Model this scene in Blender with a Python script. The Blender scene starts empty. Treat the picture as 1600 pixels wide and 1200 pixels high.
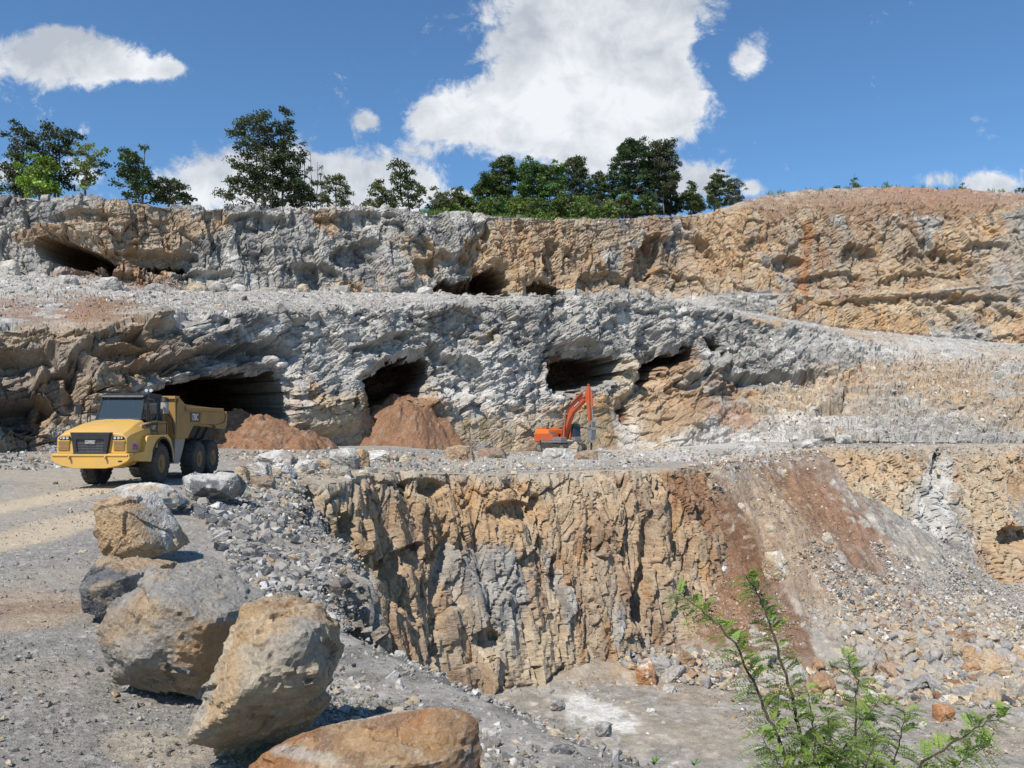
import bpy, bmesh, math, random
import numpy as np
from mathutils import Vector, Matrix
random.seed(7)
RNG = np.random.default_rng(11)
SC = bpy.context.scene
COL = SC.collection
R = math.radians
# ------------------------------------------------------------------ camera, sky, sun, exposure
H = 2.4; F = 1280.0; TH = math.atan(60/1280)
cam_d = bpy.data.cameras.new('camera'); cam = bpy.data.objects.new('camera', cam_d); COL.objects.link(cam)
cam_d.sensor_width = 36; cam_d.lens = 36*F/1600; cam_d.clip_start = 0.1; cam_d.clip_end = 5000
cam.location = (0, 0, H); cam.rotation_euler = (R(90)+TH, 0, 0)
SC.camera = cam
SUN_EL = R(51); SUN_H = Vector((-0.52, -0.85)).normalized()
sd = Vector((SUN_H.x*math.cos(SUN_EL), SUN_H.y*math.cos(SUN_EL), math.sin(SUN_EL)))
sun_d = bpy.data.lights.new('sun', 'SUN'); sun = bpy.data.objects.new('sun', sun_d); COL.objects.link(sun)
sun_d.energy = 5.0; sun_d.angle = R(0.5); sun_d.color = (1.0, 0.945, 0.86)
sun.rotation_euler = (-sd).to_track_quat('-Z', 'Y').to_euler()
SC.view_settings.view_transform = 'Standard'; SC.view_settings.look = 'None'
SC.view_settings.exposure = 0.17; SC.view_settings.gamma = 1.0
SC.cycles.max_bounces = 6

def make_world():
    w = bpy.data.worlds.new('World'); SC.world = w; w.use_nodes = True
    nt = w.node_tree; N = nt.nodes; L = nt.links; N.clear()
    out = N.new('ShaderNodeOutputWorld'); mix = N.new('ShaderNodeMixShader')
    bg = N.new('ShaderNodeBackground'); bgc = N.new('ShaderNodeBackground')
    sky = N.new('ShaderNodeTexSky'); sky.sky_type = 'NISHITA'; sky.sun_disc = False
    sky.sun_elevation = SUN_EL; sky.sun_rotation = math.atan2(sd.x, sd.y)
    sky.altitude = 300; sky.air_density = 1.0; sky.dust_density = 0.1; sky.ozone_density = 3.0
    tint = N.new('ShaderNodeVectorMath'); tint.operation = 'MULTIPLY'; L.new(sky.outputs[0], tint.inputs[0]); tint.inputs[1].default_value = (.72, .98, 1.14)
    L.new(tint.outputs[0], bg.inputs[0]); bg.inputs[1].default_value = 0.112
    tc = N.new('ShaderNodeTexCoord'); sep = N.new('ShaderNodeSeparateXYZ'); L.new(tc.outputs['Generated'], sep.inputs[0])
    def m(op, a, b=None, c=None):
        n = N.new('ShaderNodeMath'); n.operation = op
        for i, v in enumerate((a, b, c)):
            if v is None: continue
            if isinstance(v, (int, float)): n.inputs[i].default_value = v
            else: L.new(v, n.inputs[i])
        return n.outputs[0]
    y = m('MAXIMUM', sep.outputs[1], 0.08)
    u = m('DIVIDE', sep.outputs[0], y); v = m('DIVIDE', sep.outputs[2], y)
    comb = N.new('ShaderNodeCombineXYZ'); L.new(u, comb.inputs[0]); L.new(v, comb.inputs[1])
    def noise(scale, detail, rough, dist=0.0, z=0.0):
        mp = N.new('ShaderNodeVectorMath'); mp.operation = 'ADD'; L.new(comb.outputs[0], mp.inputs[0]); mp.inputs[1].default_value = (z, z*.7, z)
        n = N.new('ShaderNodeTexNoise'); n.inputs['Scale'].default_value = scale; n.inputs['Detail'].default_value = detail
        n.inputs['Roughness'].default_value = rough; n.inputs['Distortion'].default_value = dist
        L.new(mp.outputs[0], n.inputs['Vector']); return n.outputs['Fac']
    # cloud clusters: direction (as seen from the quarry floor), half sizes, fullness
    cl = [(890,0,130,70,1),(1010,-10,130,70,1),(900,60,150,90,1),(860,150,140,70,1),(1000,70,104,90,1),(800,190,130,60,.95),(690,180,66,40,.9),(1060,140,70,60,.8),(960,205,110,50,.9),(930,245,60,36,.95),
          (1170,90,38,36,1.0),(1200,55,40,50,.5),(572,183,30,20,.9),(330,282,118,64,1.0),(440,262,80,50,1),(560,285,104,52,1),(645,290,60,42,.9),(500,300,120,50,1),
          (40,75,110,48,.9),(150,85,110,42,.8),(255,100,52,22,.66),(80,45,40,26,.8),(195,102,30,14,.5),(715,302,30,14,.7),(1100,278,76,42,1),(1180,290,25,20,.5),(1560,285,70,30,1),(1460,275,50,22,.75),
          (130,255,70,45,.42),(650,230,40,14,.5),(125,195,22,16,.4),(1187,217,14,10,.5),(0,265,40,30,.8),(-250,120,200,70,1),(1900,120,220,80,1),(2200,300,200,60,1),(-500,280,200,70,1),(820,-300,300,110,1),(300,-500,260,90,1),(1500,-420,260,100,1)]
    field = None
    for (cx, cy, rx, ry, a) in cl:
        U = (cx-800)/F; V = (660-cy)/F
        vm = N.new('ShaderNodeVectorMath'); vm.operation = 'MULTIPLY_ADD'; L.new(comb.outputs[0], vm.inputs[0])
        vm.inputs[1].default_value = (F/rx, F/ry, 0); vm.inputs[2].default_value = (-U*F/rx, -V*F/ry, 0)
        vd = N.new('ShaderNodeVectorMath'); vd.operation = 'DOT_PRODUCT'; L.new(vm.outputs[0], vd.inputs[0]); L.new(vm.outputs[0], vd.inputs[1])
        g = m('POWER', .25, vd.outputs['Value'])
        field = m('MULTIPLY', g, a) if field is None else m('MULTIPLY_ADD', g, a, field)
    field = m('MINIMUM', field, 1.05)
    n1 = noise(8, 10, .66, .6); n2 = noise(34, 8, .7, .5, 3.1)
    nn = m('ADD', m('MULTIPLY', m('SUBTRACT', n1, .5), 1.9), m('MULTIPLY', m('SUBTRACT', n2, .5), 1.1))
    dens = m('ADD', field, nn)
    mr = N.new('ShaderNodeMapRange'); mr.interpolation_type = 'SMOOTHSTEP'; L.new(dens, mr.inputs[0])
    mr.inputs[1].default_value = .27; mr.inputs[2].default_value = .74
    # thickness shading of the cloud: bright tops, pale grey thick parts
    n3 = noise(6, 6, .55, .3, 7.7); n4 = noise(20, 7, .62, .4, 2.2)
    th = m('ADD', m('ADD', m('MULTIPLY', m('SUBTRACT', n3, .5), 2.6), m('MULTIPLY', m('SUBTRACT', n4, .5), 1.2)), m('MULTIPLY', field, .30))
    mr2 = N.new('ShaderNodeMapRange'); L.new(th, mr2.inputs[0]); mr2.inputs[1].default_value = -.1; mr2.inputs[2].default_value = .62
    cr = N.new('ShaderNodeMix'); cr.data_type = 'RGBA'; L.new(mr2.outputs[0], cr.inputs[0])
    cr.inputs[6].default_value = (.90, .92, .95, 1); cr.inputs[7].default_value = (.50, .545, .61, 1)
    L.new(cr.outputs[2], bgc.inputs[0]); bgc.inputs[1].default_value = 0.90
    fac = m('MULTIPLY', mr.outputs[0], .97)
    up = N.new('ShaderNodeMapRange'); L.new(sep.outputs[1], up.inputs[0]); up.inputs[1].default_value = .1; up.inputs[2].default_value = .25
    L.new(m('MULTIPLY', fac, up.outputs[0]), mix.inputs[0])
    L.new(bg.outputs[0], mix.inputs[1]); L.new(bgc.outputs[0], mix.inputs[2]); L.new(mix.outputs[0], out.inputs[0])
make_world()
SC.world.cycles.sampling_method = 'MANUAL'; SC.world.cycles.sample_map_resolution = 256

def ray(px, py):
    cx = (px-800)/F; cy = (600-py)/F
    return cx, math.cos(TH)-cy*math.sin(TH), math.sin(TH)+cy*math.cos(TH)
def P(px, py, Y):
    dx, dy, dz = ray(px, py); t = Y/dy
    return Vector((dx*t, Y, H+dz*t))
def Pn(px, py, Y):                      # numpy version -> (N,3)
    cx = (px-800)/F; cy = (600-py)/F
    dy = math.cos(TH)-cy*math.sin(TH); dz = math.sin(TH)+cy*math.cos(TH); t = Y/dy
    return np.stack([cx*t, Y, H+dz*t], -1)
def proj(p):
    x = p[..., 0]; y = p[..., 1]; z = p[..., 2]-H
    f = y*math.cos(TH)+z*math.sin(TH); u = -y*math.sin(TH)+z*math.cos(TH)
    f = np.where(f < .05, .05, f)
    return 800+F*x/f, 600-F*u/f
# ------------------------------------------------------------------ numpy noise
def hsh(ix, iy, iz, seed):
    with np.errstate(over='ignore'):
        h = (ix.astype(np.uint32)*np.uint32(73856093)) ^ (iy.astype(np.uint32)*np.uint32(19349663)) ^ (iz.astype(np.uint32)*np.uint32(83492791)) ^ np.uint32((seed*2654435761) & 0xffffffff)
        h ^= h >> np.uint32(13); h = h*np.uint32(0x5bd1e995); h ^= h >> np.uint32(15); h = h*np.uint32(0x27d4eb2d); h ^= h >> np.uint32(13)
    return h
M10 = np.uint32(1023)
def vnoise(p, seed=0):
    b = np.floor(p).astype(np.int32); f = (p-b).astype(np.float32); f = f*f*(3-2*f)
    res = 0
    for dx in (0, 1):
        wx = f[..., 0] if dx else 1-f[..., 0]
        for dy in (0, 1):
            wy = f[..., 1] if dy else 1-f[..., 1]
            for dz in (0, 1):
                wz = f[..., 2] if dz else 1-f[..., 2]
                res = res+wx*wy*wz*((hsh(b[..., 0]+dx, b[..., 1]+dy, b[..., 2]+dz, seed) & np.uint32(65535)).astype(np.float32)/65535)
    return res*2-1
def fbm(p, freq, octv=4, seed=0, gain=.5):
    s = 0; a = 1; tot = 0
    for o in range(octv):
        s = s+a*vnoise(p*freq, seed+o*17); tot += a; a *= gain; freq *= 2.03
    return s/tot
def cells(Pc, seed, cheb=.55):
    Pc = Pc.astype(np.float32); b = np.floor(Pc).astype(np.int32)
    best = np.full(len(Pc), 1e9, np.float32); sec = best.copy(); bid = np.zeros(len(Pc), np.uint32); bd = np.zeros_like(Pc)
    for ox in (-1, 0, 1):
        for oy in (-1, 0, 1):
            for oz in (-1, 0, 1):
                cx = b[:, 0]+ox; cy = b[:, 1]+oy; cz = b[:, 2]+oz
                h = hsh(cx, cy, cz, seed)
                dx = Pc[:, 0]-(cx+.1+.8*(h & M10).astype(np.float32)/1023)
                dy = Pc[:, 1]-(cy+.1+.8*((h >> np.uint32(10)) & M10).astype(np.float32)/1023)
                dz = Pc[:, 2]-(cz+.1+.8*((h >> np.uint32(20)) & M10).astype(np.float32)/1023)
                ax, ay, az = np.abs(dx), np.abs(dy), np.abs(dz)
                d = (1-cheb)*np.sqrt(ax*ax+ay*ay+az*az)+cheb*np.maximum(np.maximum(ax, ay), az)*1.3
                k = d < best; sec = np.where(k, best, np.minimum(sec, d))
                best[k] = d[k]; bid[k] = h[k]; bd[k, 0] = dx[k]; bd[k, 1] = dy[k]; bd[k, 2] = dz[k]
    global EDGE
    EDGE = sec-best
    return bid, bd
def facet(p, size, seed, slope=1.0, rot=None, cheb=.55):
    """height in about -1..1 that jumps from block to block, each block a tilted plane; plus a random number per block"""
    q = p/np.array(size, np.float32)
    if rot is not None: q = (p @ rot.T)/np.array(size, np.float32)
    bid, d = cells(q, seed, cheb)
    h2 = hsh(bid.astype(np.int64).astype(np.uint32), bid >> np.uint32(7), bid >> np.uint32(3), seed+5)
    g = np.stack([((h2 >> np.uint32(s)) & M10).astype(np.float32)/1023*2-1 for s in (0, 10, 20)], -1)
    r1 = (bid & np.uint32(4095)).astype(np.float32)/4095
    return (r1*2-1)*.55+(g*d).sum(-1)*slope, ((h2 >> np.uint32(5)) & np.uint32(4095)).astype(np.float32)/4095
def rotm(ax, deg):
    return np.array(Matrix.Rotation(R(deg), 3, ax), np.float32)
def sst(a, b, x):
    t = np.clip((x-a)/(b-a), 0, 1); return t*t*(3-2*t)
def lerp(a, b, t): return a+(b-a)*t
# ------------------------------------------------------------------ colours (albedo, linear)
PAL = dict(gray=(.305,.285,.253), light=(.52,.50,.465), dark=(.115,.115,.12), tan=(.40,.285,.175), ochre=(.44,.265,.12), brown=(.235,.135,.078),
           beige=(.47,.385,.27), white=(.62,.60,.56), rust=(.34,.165,.07), dust=(.36,.31,.24), moist=(.20,.155,.075), taupe=(.265,.205,.145), soil=(.235,.122,.064), red=(.30,.15,.10), deep=(.155,.08,.042))
PAL = {k: np.array(v, np.float32) for k, v in PAL.items()}
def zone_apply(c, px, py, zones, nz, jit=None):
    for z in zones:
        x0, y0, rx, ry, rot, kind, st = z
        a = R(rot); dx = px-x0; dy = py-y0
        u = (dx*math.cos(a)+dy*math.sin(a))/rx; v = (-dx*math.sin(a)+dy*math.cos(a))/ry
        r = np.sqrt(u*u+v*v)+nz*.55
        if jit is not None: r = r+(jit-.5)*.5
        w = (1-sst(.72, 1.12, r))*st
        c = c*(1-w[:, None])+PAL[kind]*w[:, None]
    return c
def rock_colour(p, r1, r2, tan):
    """layers of grey, pale and dark limestone with tan stained blocks; tan = 0..1 wanted share"""
    n = fbm(p, .11, 4, 31); n2 = fbm(p, .5, 4, 41); n3 = fbm(p*np.array([1, 1, .25]), .9, 3, 43)
    t = sst(-.12, .3, n*1.3+(tan-.5)*2.1+(r1-.5)*.55+n2*.5)
    g = r2+n2*.35
    c = PAL['gray']+(PAL['light']-PAL['gray'])*sst(.5, 1.1, g+n3*.4)[:, None]
    c = c+(PAL['dark']-c)*(sst(.55, .9, 1-g-n3*.4)*.75)[:, None]
    tn = sst(-.25, .3, fbm(p, .07, 3, 47)+n2*.5+(r2-.5)*.4)[:, None]; tb = PAL['tan']*(1-tn)+PAL['taupe']*1.15*tn
    tc = tb+(PAL['ochre']-PAL['tan'])*sst(.1, .6, n3+r2-.5)[:, None]
    tc = tc+(PAL['brown']-tc)*(sst(.1, .6, n2+r1-.5)*.8)[:, None]
    tc = tc+(PAL['beige']-tc)*(sst(.5, .95, r2-n3*.6)*.55)[:, None]
    return c*(1-t[:, None])+tc*t[:, None]
# ------------------------------------------------------------------ mesh helpers
def mesh_from(name, co, quads, mat, col=None, smooth=False, parent=None, tris=None):
    me = bpy.data.meshes.new(name)
    co = np.ascontiguousarray(co, np.float32)
    nq = len(quads); nt = 0 if tris is None else len(tris)
    me.vertices.add(len(co)); me.vertices.foreach_set('co', co.ravel())
    idx = quads.ravel() if nt == 0 else np.concatenate([quads.ravel(), tris.ravel()]) if nq else tris.ravel()
    me.loops.add(len(idx)); me.loops.foreach_set('vertex_index', idx.astype(np.int32))
    st = np.concatenate([np.arange(nq)*4, nq*4+np.arange(nt)*3]).astype(np.int32)
    me.polygons.add(nq+nt); me.polygons.foreach_set('loop_start', st)
    me.polygons.foreach_set('use_smooth', np.full(nq+nt, smooth))
    me.update(calc_edges=True)
    if col is not None:
        a = me.color_attributes.new('Col', 'FLOAT_COLOR', 'POINT')
        c4 = np.ones((len(co), 4), np.float32); c4[:, :3] = np.clip(col, 0.01, .95); a.data.foreach_set('color', c4.ravel())
    me.materials.append(mat)
    ob = bpy.data.objects.new(name, me); COL.objects.link(ob)
    if parent: ob.parent = parent
    return ob
def grid_quads(nr, nc, keep=None):
    i = np.arange(nr-1)[:, None]*nc+np.arange(nc-1)[None, :]
    q = np.stack([i, i+1, i+1+nc, i+nc], -1).reshape(-1, 4)
    if keep is not None: q = q[keep.ravel()[q].all(1)]
    return q
def compact(co, q, col):
    used = np.zeros(len(co), bool); used[q.ravel()] = True
    m = np.cumsum(used)-1
    return co[used], m[q], col[used]
def tag(o, label=None, cat=None, group=None, kind=None):
    if label: o['label'] = label
    if cat: o['category'] = cat
    if group: o['group'] = group
    if kind: o['kind'] = kind
    return o
# ------------------------------------------------------------------ materials
def nodes_of(m):
    m.use_nodes = True; nt = m.node_tree; return nt, nt.nodes, nt.links, nt.nodes['Principled BSDF']
def mat_rock(name, scale=1.0, bump=.05, rough=.92, coord='pos', rand=False, streak=False):
    m = bpy.data.materials.new(name); nt, N, L, b = nodes_of(m)
    b.inputs['Roughness'].default_value = rough; b.inputs['Specular IOR Level'].default_value = .25
    if coord == 'pos': src = N.new('ShaderNodeNewGeometry').outputs['Position']
    else: src = N.new('ShaderNodeTexCoord').outputs['Object']
    mp = N.new('ShaderNodeMapping'); L.new(src, mp.inputs[0]); mp.inputs['Scale'].default_value = (scale,)*3
    n1 = N.new('ShaderNodeTexNoise'); n1.inputs['Scale'].default_value = 1.3; n1.inputs['Detail'].default_value = 10; n1.inputs['Roughness'].default_value = .72
    n2 = N.new('ShaderNodeTexNoise'); n2.inputs['Scale'].default_value = 6; n2.inputs['Detail'].default_value = 6; n2.inputs['Roughness'].default_value = .75
    vo = N.new('ShaderNodeTexVoronoi'); vo.inputs['Scale'].default_value = 4.5; vo.feature = 'F1'; vo.distance = 'CHEBYCHEV'
    for n in (n1, n2): L.new(mp.outputs[0], n.inputs['Vector'])
    ad = N.new('ShaderNodeVectorMath'); ad.operation = 'MULTIPLY_ADD'; L.new(n1.outputs['Color'], ad.inputs[0]); ad.inputs[1].default_value = (.5,.5,.5); L.new(mp.outputs[0], ad.inputs[2])
    L.new(ad.outputs[0], vo.inputs['Vector'])
    if rand:
        oi = N.new('ShaderNodeObjectInfo'); cr = N.new('ShaderNodeValToRGB'); L.new(oi.outputs['Random'], cr.inputs[0])
        e = cr.color_ramp.elements; cols = [(0,(.24,.235,.23)),(.22,(.36,.34,.31)),(.42,(.40,.30,.19)),(.6,(.31,.29,.27)),(.78,(.44,.36,.25)),(.9,(.33,.2,.11)),(1,(.5,.48,.44))]
        e[0].position = 0; e[0].color = (*cols[0][1], 1); e[1].position = 1; e[1].color = (*cols[-1][1], 1)
        for pz, cc in cols[1:-1]:
            k = e.new(pz); k.color = (*cc, 1)
        base = cr.outputs[0]
    else:
        at = N.new('ShaderNodeAttribute'); at.attribute_name = 'Col'; base = at.outputs['Color']
    mr = N.new('ShaderNodeMapRange'); L.new(n1.outputs[0], mr.inputs[0]); mr.inputs[1].default_value = .3; mr.inputs[2].default_value = .7; mr.inputs[3].default_value = .78; mr.inputs[4].default_value = 1.22
    mr2 = N.new('ShaderNodeMapRange'); L.new(n2.outputs[0], mr2.inputs[0]); mr2.inputs[1].default_value = .25; mr2.inputs[2].default_value = .75; mr2.inputs[3].default_value = .80; mr2.inputs[4].default_value = 1.2
    mu = N.new('ShaderNodeMath'); mu.operation = 'MULTIPLY'; L.new(mr.outputs[0], mu.inputs[0]); L.new(mr2.outputs[0], mu.inputs[1])
    vm = N.new('ShaderNodeVectorMath'); vm.operation = 'SCALE'; L.new(base, vm.inputs[0]); L.new(mu.outputs[0], vm.inputs['Scale'])
    # pale calcite veins and scratches with a shape of their own
    vv = N.new('ShaderNodeTexNoise'); vv.inputs['Scale'].default_value = 2.1; vv.inputs['Detail'].default_value = 7; vv.inputs['Distortion'].default_value = 1.2; L.new(mp.outputs[0], vv.inputs['Vector'])
    ab = N.new('ShaderNodeMath'); ab.operation = 'SUBTRACT'; L.new(vv.outputs[0], ab.inputs[0]); ab.inputs[1].default_value = .5
    ab2 = N.new('ShaderNodeMath'); ab2.operation = 'ABSOLUTE'; L.new(ab.outputs[0], ab2.inputs[0])
    vr = N.new('ShaderNodeMapRange'); L.new(ab2.outputs[0], vr.inputs[0]); vr.inputs[1].default_value = 0; vr.inputs[2].default_value = .012; vr.inputs[3].default_value = .5; vr.inputs[4].default_value = 0
    vw = N.new('ShaderNodeMath'); vw.operation = 'MULTIPLY'; L.new(vr.outputs[0], vw.inputs[0]); L.new(mr2.outputs[0], vw.inputs[1])
    mx = N.new('ShaderNodeMix'); mx.data_type = 'RGBA'; L.new(vw.outputs[0], mx.inputs[0]); L.new(vm.outputs[0], mx.inputs[6]); mx.inputs[7].default_value = (.58,.56,.52,1)
    L.new(mx.outputs[2], b.inputs['Base Color'])
    hs = N.new('ShaderNodeMath'); hs.operation = 'MULTIPLY_ADD'; L.new(vo.outputs['Distance'], hs.inputs[0]); hs.inputs[1].default_value = .9; L.new(n2.outputs[0], hs.inputs[2])
    hs2 = N.new('ShaderNodeMath'); hs2.operation = 'MULTIPLY_ADD'; L.new(n1.outputs[0], hs2.inputs[0]); hs2.inputs[1].default_value = 1.6; L.new(hs.outputs[0], hs2.inputs[2])
    bp = N.new('ShaderNodeBump'); bp.inputs['Strength'].default_value = 1; bp.inputs['Distance'].default_value = bump
    L.new(hs2.outputs[0], bp.inputs['Height']); L.new(bp.outputs[0], b.inputs['Normal'])
    return m
def mat_plain(name, col, rough=.5, metal=0.0, spec=.5, dirt=0.0, dirtcol=(.3,.24,.16), dscale=3.0, coat=0.0):
    m = bpy.data.materials.new(name); nt, N, L, b = nodes_of(m)
    b.inputs['Roughness'].default_value = rough; b.inputs['Metallic'].default_value = metal; b.inputs['Specular IOR Level'].default_value = spec
    b.inputs['Coat Weight'].default_value = coat
    tc = N.new('ShaderNodeTexCoord'); n1 = N.new('ShaderNodeTexNoise'); n1.inputs['Scale'].default_value = dscale; n1.inputs['Detail'].default_value = 8; n1.inputs['Roughness'].default_value = .65
    L.new(tc.outputs['Object'], n1.inputs['Vector'])
    mr = N.new('ShaderNodeMapRange'); L.new(n1.outputs[0], mr.inputs[0]); mr.inputs[1].default_value = .38; mr.inputs[2].default_value = .68; mr.inputs[4].default_value = dirt if dirt else .12
    mx = N.new('ShaderNodeMix'); mx.data_type = 'RGBA'; L.new(mr.outputs[0], mx.inputs[0]); mx.inputs[6].default_value = (*col, 1)
    mx.inputs[7].default_value = (*dirtcol, 1) if dirt else (*[c*.8 for c in col], 1)
    L.new(mx.outputs[2], b.inputs['Base Color'])
    rr = N.new('ShaderNodeMapRange'); L.new(n1.outputs[0], rr.inputs[0]); rr.inputs[3].default_value = rough-.06; rr.inputs[4].default_value = min(1, rough+.25*bool(dirt)+.05)
    L.new(rr.outputs[0], b.inputs['Roughness'])
    return m
def mat_leaf(name, trans=.3):
    m = bpy.data.materials.new(name); nt, N, L, b = nodes_of(m)
    at = N.new('ShaderNodeAttribute'); at.attribute_name = 'Col'
    L.new(at.outputs['Color'], b.inputs['Base Color']); b.inputs['Roughness'].default_value = .5; b.inputs['Specular IOR Level'].default_value = .35
    tr = N.new('ShaderNodeBsdfTranslucent'); sc = N.new('ShaderNodeVectorMath'); sc.operation = 'MULTIPLY'; L.new(at.outputs['Color'], sc.inputs[0]); sc.inputs[1].default_value = (1.3, 1.5, .6)
    L.new(sc.outputs[0], tr.inputs['Color']); mx = N.new('ShaderNodeMixShader'); mx.inputs[0].default_value = trans
    L.new(b.outputs[0], mx.inputs[1]); L.new(tr.outputs[0], mx.inputs[2]); L.new(mx.outputs[0], N['Material Output'].inputs[0])
    return m
M_FAR = mat_rock('quarry_rock', .8, .07)
M_PIT = mat_rock('pit_rock', 1.1, .045)
M_GROUND = mat_rock('gravel_ground', 3.2, .022, .95)
M_FLOOR = mat_rock('rubble_ground', 1.5, .06, .95)
M_BOULDER = mat_rock('boulder_rock', 5.5, .022, .85, 'obj')
M_STONE = mat_rock('loose_stone', 1.6, .05, .9, 'obj', rand=True)
M_STUFF = mat_rock('stone_rubble', 2.2, .03, .9)
M_LEAF = mat_leaf('leaf', .25); M_SHRUB = mat_leaf('shrub_leaf', .38)
M_BARK = mat_plain('bark', (.10,.085,.068), .9, dirt=.5, dirtcol=(.2,.18,.15), dscale=6)
M_STEM = mat_plain('stem_bark', (.05,.035,.03), .7, dirt=.3, dirtcol=(.12,.1,.05), dscale=30)
Q = 1.6            # spacing of the terrain grids, in photograph pixels
# ------------------------------------------------------------------ the quarry walls above the haul road
KX = np.array([-400,-100,0,150,300,450,600,750,900,1000,1050,1100,1200,1300,1400,1500,1600,1750,2000], float)
def row(ys, Ys): return np.array(ys, float), np.array(Ys, float)
ROWS = {
 'b0': row([700,705,712,712,706,702,706,707,705,703,702,696,692,688,690,692,694,694,694],[42,52,56,60,70,80,86,93,102,105,106,108,104,98,96,96,98,104,112]),
 'bm': row([600,600,600,600,585,600,635,640,622,618,612,600,600,600,620,630,630,630,630],[44,54,58,61,68,80,88,95,105,110,112,114,118,118,112,110,110,112,118]),
 'b1': row([480,490,505,510,490,487,484,476,462,464,472,482,503,520,540,556,562,565,568],[50,58,61,64,71,84,91,99,109,115,118,121,127,132,134,134,134,136,140]),
 'm' : row([455,465,468,470,474,474,470,470,476,474,470,478,492,510,522,530,535,540,545],[80,84,80,80,86,98,106,114,124,130,134,136,138,142,146,148,150,152,156]),
 'c0': row([415,420,425,443,455,456,460,462,468,470,468,466,460,462,458,450,440,436,430],[85,95,97,98,104,112,120,128,138,142,146,142,141,145,149,151,153,156,160]),
 'ca': row([412,417,422,441,453,454,458,460,466,468,466,466,460,462,458,450,440,436,430],[85.6,95.6,97.6,98.6,104.6,112.6,120.6,128.6,138.6,143,147,146,146,150,154,156,158,161,165]),
 'c1': row([295,300,303,312,321,324,326,337,343,341,338,332,330,325,322,322,325,330,335],[92,100,101,102,108,116,124,133,142,148,151,152,153,157,161,163,165,169,174]),
}
names = ['b00','b0','bm','b1','m','c0','ca','c1','c2','c3']
du = Q
ux = np.concatenate([np.arange(-400, -40, 6), np.arange(-40, 1640, du), np.arange(1640, 2001, 6)])
def smooth1(a, k):
    k = int(k); ker = np.hanning(k+2)[1:-1]; ker /= ker.sum()
    return np.convolve(np.pad(a, k//2, 'edge'), ker, 'same')[k//2:k//2+len(a)]
RP = {}
for n in ROWS:
    ys, Ys = ROWS[n]
    yy = smooth1(np.interp(ux, KX, ys), 50/du); YY = smooth1(np.interp(ux, KX, Ys), 110/du)
    RP[n] = Pn(ux, yy, YY)
RP['b00'] = RP['b0']+np.array([0, 1.5, -2.5])
wr = sst(1000, 1180, ux)
c1 = RP['c1']
hid = c1+np.stack([0*ux, 0*ux+12, 0*ux+.5], -1)
c2r = Pn(ux, np.interp(ux, [1000,1050,1100,1170,1200,1250,1300,1350,1400,1500,1600,2000],[341,336,327,311,304,299,295,293,293,296,301,305]), np.interp(ux, [1000,1100,1200,1300,1400,1600,2000],[155,160,166,172,176,180,186]))
RP['c2'] = hid*(1-wr)[:, None]+c2r*wr[:, None]
RP['c3'] = RP['c2']+np.array([0, 90, 1.5])
def crest(px, back=0.0):
    """a point on the top of the quarry, `back` metres behind the upper edge"""
    i = int(np.clip(np.searchsorted(ux, px), 0, len(ux)-1)); key = 'c2' if (px > 1120 ) else 'c1'
    p = RP[key][i]; f = (p[1]+back)/p[1]
    z = p[2]+(min(back, 12)/12*.5 if key == 'c1' else back*.015)
    return Vector((p[0]*f, p[1]+back, z))
segs = [('b00','b0',4),('b0','bm',95),('bm','b1',110),('b1','m',60),('m','c0',56),('c0','ca',5),('ca','c1',118),('c1','c2',36),('c2','c3',10)]
#                      rock amplitude at both ends, rubble amplitude
AMP = {'b00':(.1,.1),'b0':(.25,.2),'bm':(1,0),'b1':(.75,.1),'m':(.2,1),'c0':(.15,.8),'ca':(.35,.2),'c1':(.5,.1),'c2':(.15,.6),'c3':(.1,.6)}
rows = []; amps = []; rub = []; rowv = []
for si, (a, b, n) in enumerate(segs):
    n = max(3, int(n*1.35/Q*1.0))
    last = si == len(segs)-1
    for k in range(n+(1 if last else 0)):
        t = k/n
        rows.append(RP[a]*(1-t)+RP[b]*t)
        aa, ab = AMP[a], AMP[b]
        A = lerp(aa[0], ab[0], t); B = lerp(aa[1], ab[1], t)
        if (a, b) in (('b0','bm'),('bm','b1'),('ca','c1')): A = min(1, lerp(aa[0], ab[0], t)+1.1*math.sin(math.pi*min(t*1.0, 1))); B *= .5
        if (a, b) in (('b1','m'),('c1','c2')): A = lerp(aa[0], .06, min(1, t*1.6)**.3)+((a == 'c1')*.32*sst(1080, 1180, ux))
        amps.append(np.full(len(ux), A)); rub.append(np.full(len(ux), B)); rowv.append(si+t)
G = np.array(rows); A = np.array(amps); B = np.array(rub); V = np.array(rowv)[:, None]+0*A
nr, nc = G.shape[:2]
PX = np.broadcast_to(ux, (nr, nc)).copy(); _, PY = proj(G)
# the right hand lower slope is scree rather than rock, its bands likewise
scree = sst(1300, 1430, PX+fbm(G.reshape(-1, 3), .06, 3, 3).reshape(nr, nc)*60)*sst(505, 560, PY-(PX-1200)*.06)*(V < 3)
scree = np.maximum(scree, sst(1130, 1260, PX)*sst(642, 668, PY)*(V < 3))
scree = np.maximum(scree, sst(1000,1100, PX)*sst(655+0*PX, 680, PY-(1100-PX)*.1)*(V < 2))
face2 = sst(1060, 1150, PX)*((V >= 4) & (V < 5))            # the beige lower face on the right
A = np.where(face2 > 0, np.maximum(A, face2*.8), A); B = B*(1-face2)
A = A*(1-scree)+.22*scree; B = np.maximum(B, scree*1.1)
def gnorm(G):
    du_ = np.gradient(G, axis=1); dv_ = np.gradient(G, axis=0); n = np.cross(du_, dv_)
    n /= np.maximum(np.linalg.norm(n, axis=2, keepdims=True), 1e-9)
    s = np.sign((n*(np.array([0, 0, H])-G)).sum(2, keepdims=True)); s[s == 0] = 1
    up = n[..., 2:3]; flip = np.where(np.abs(up) > .8, np.sign(up), s); return n*flip
Nn = gnorm(G)
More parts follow.
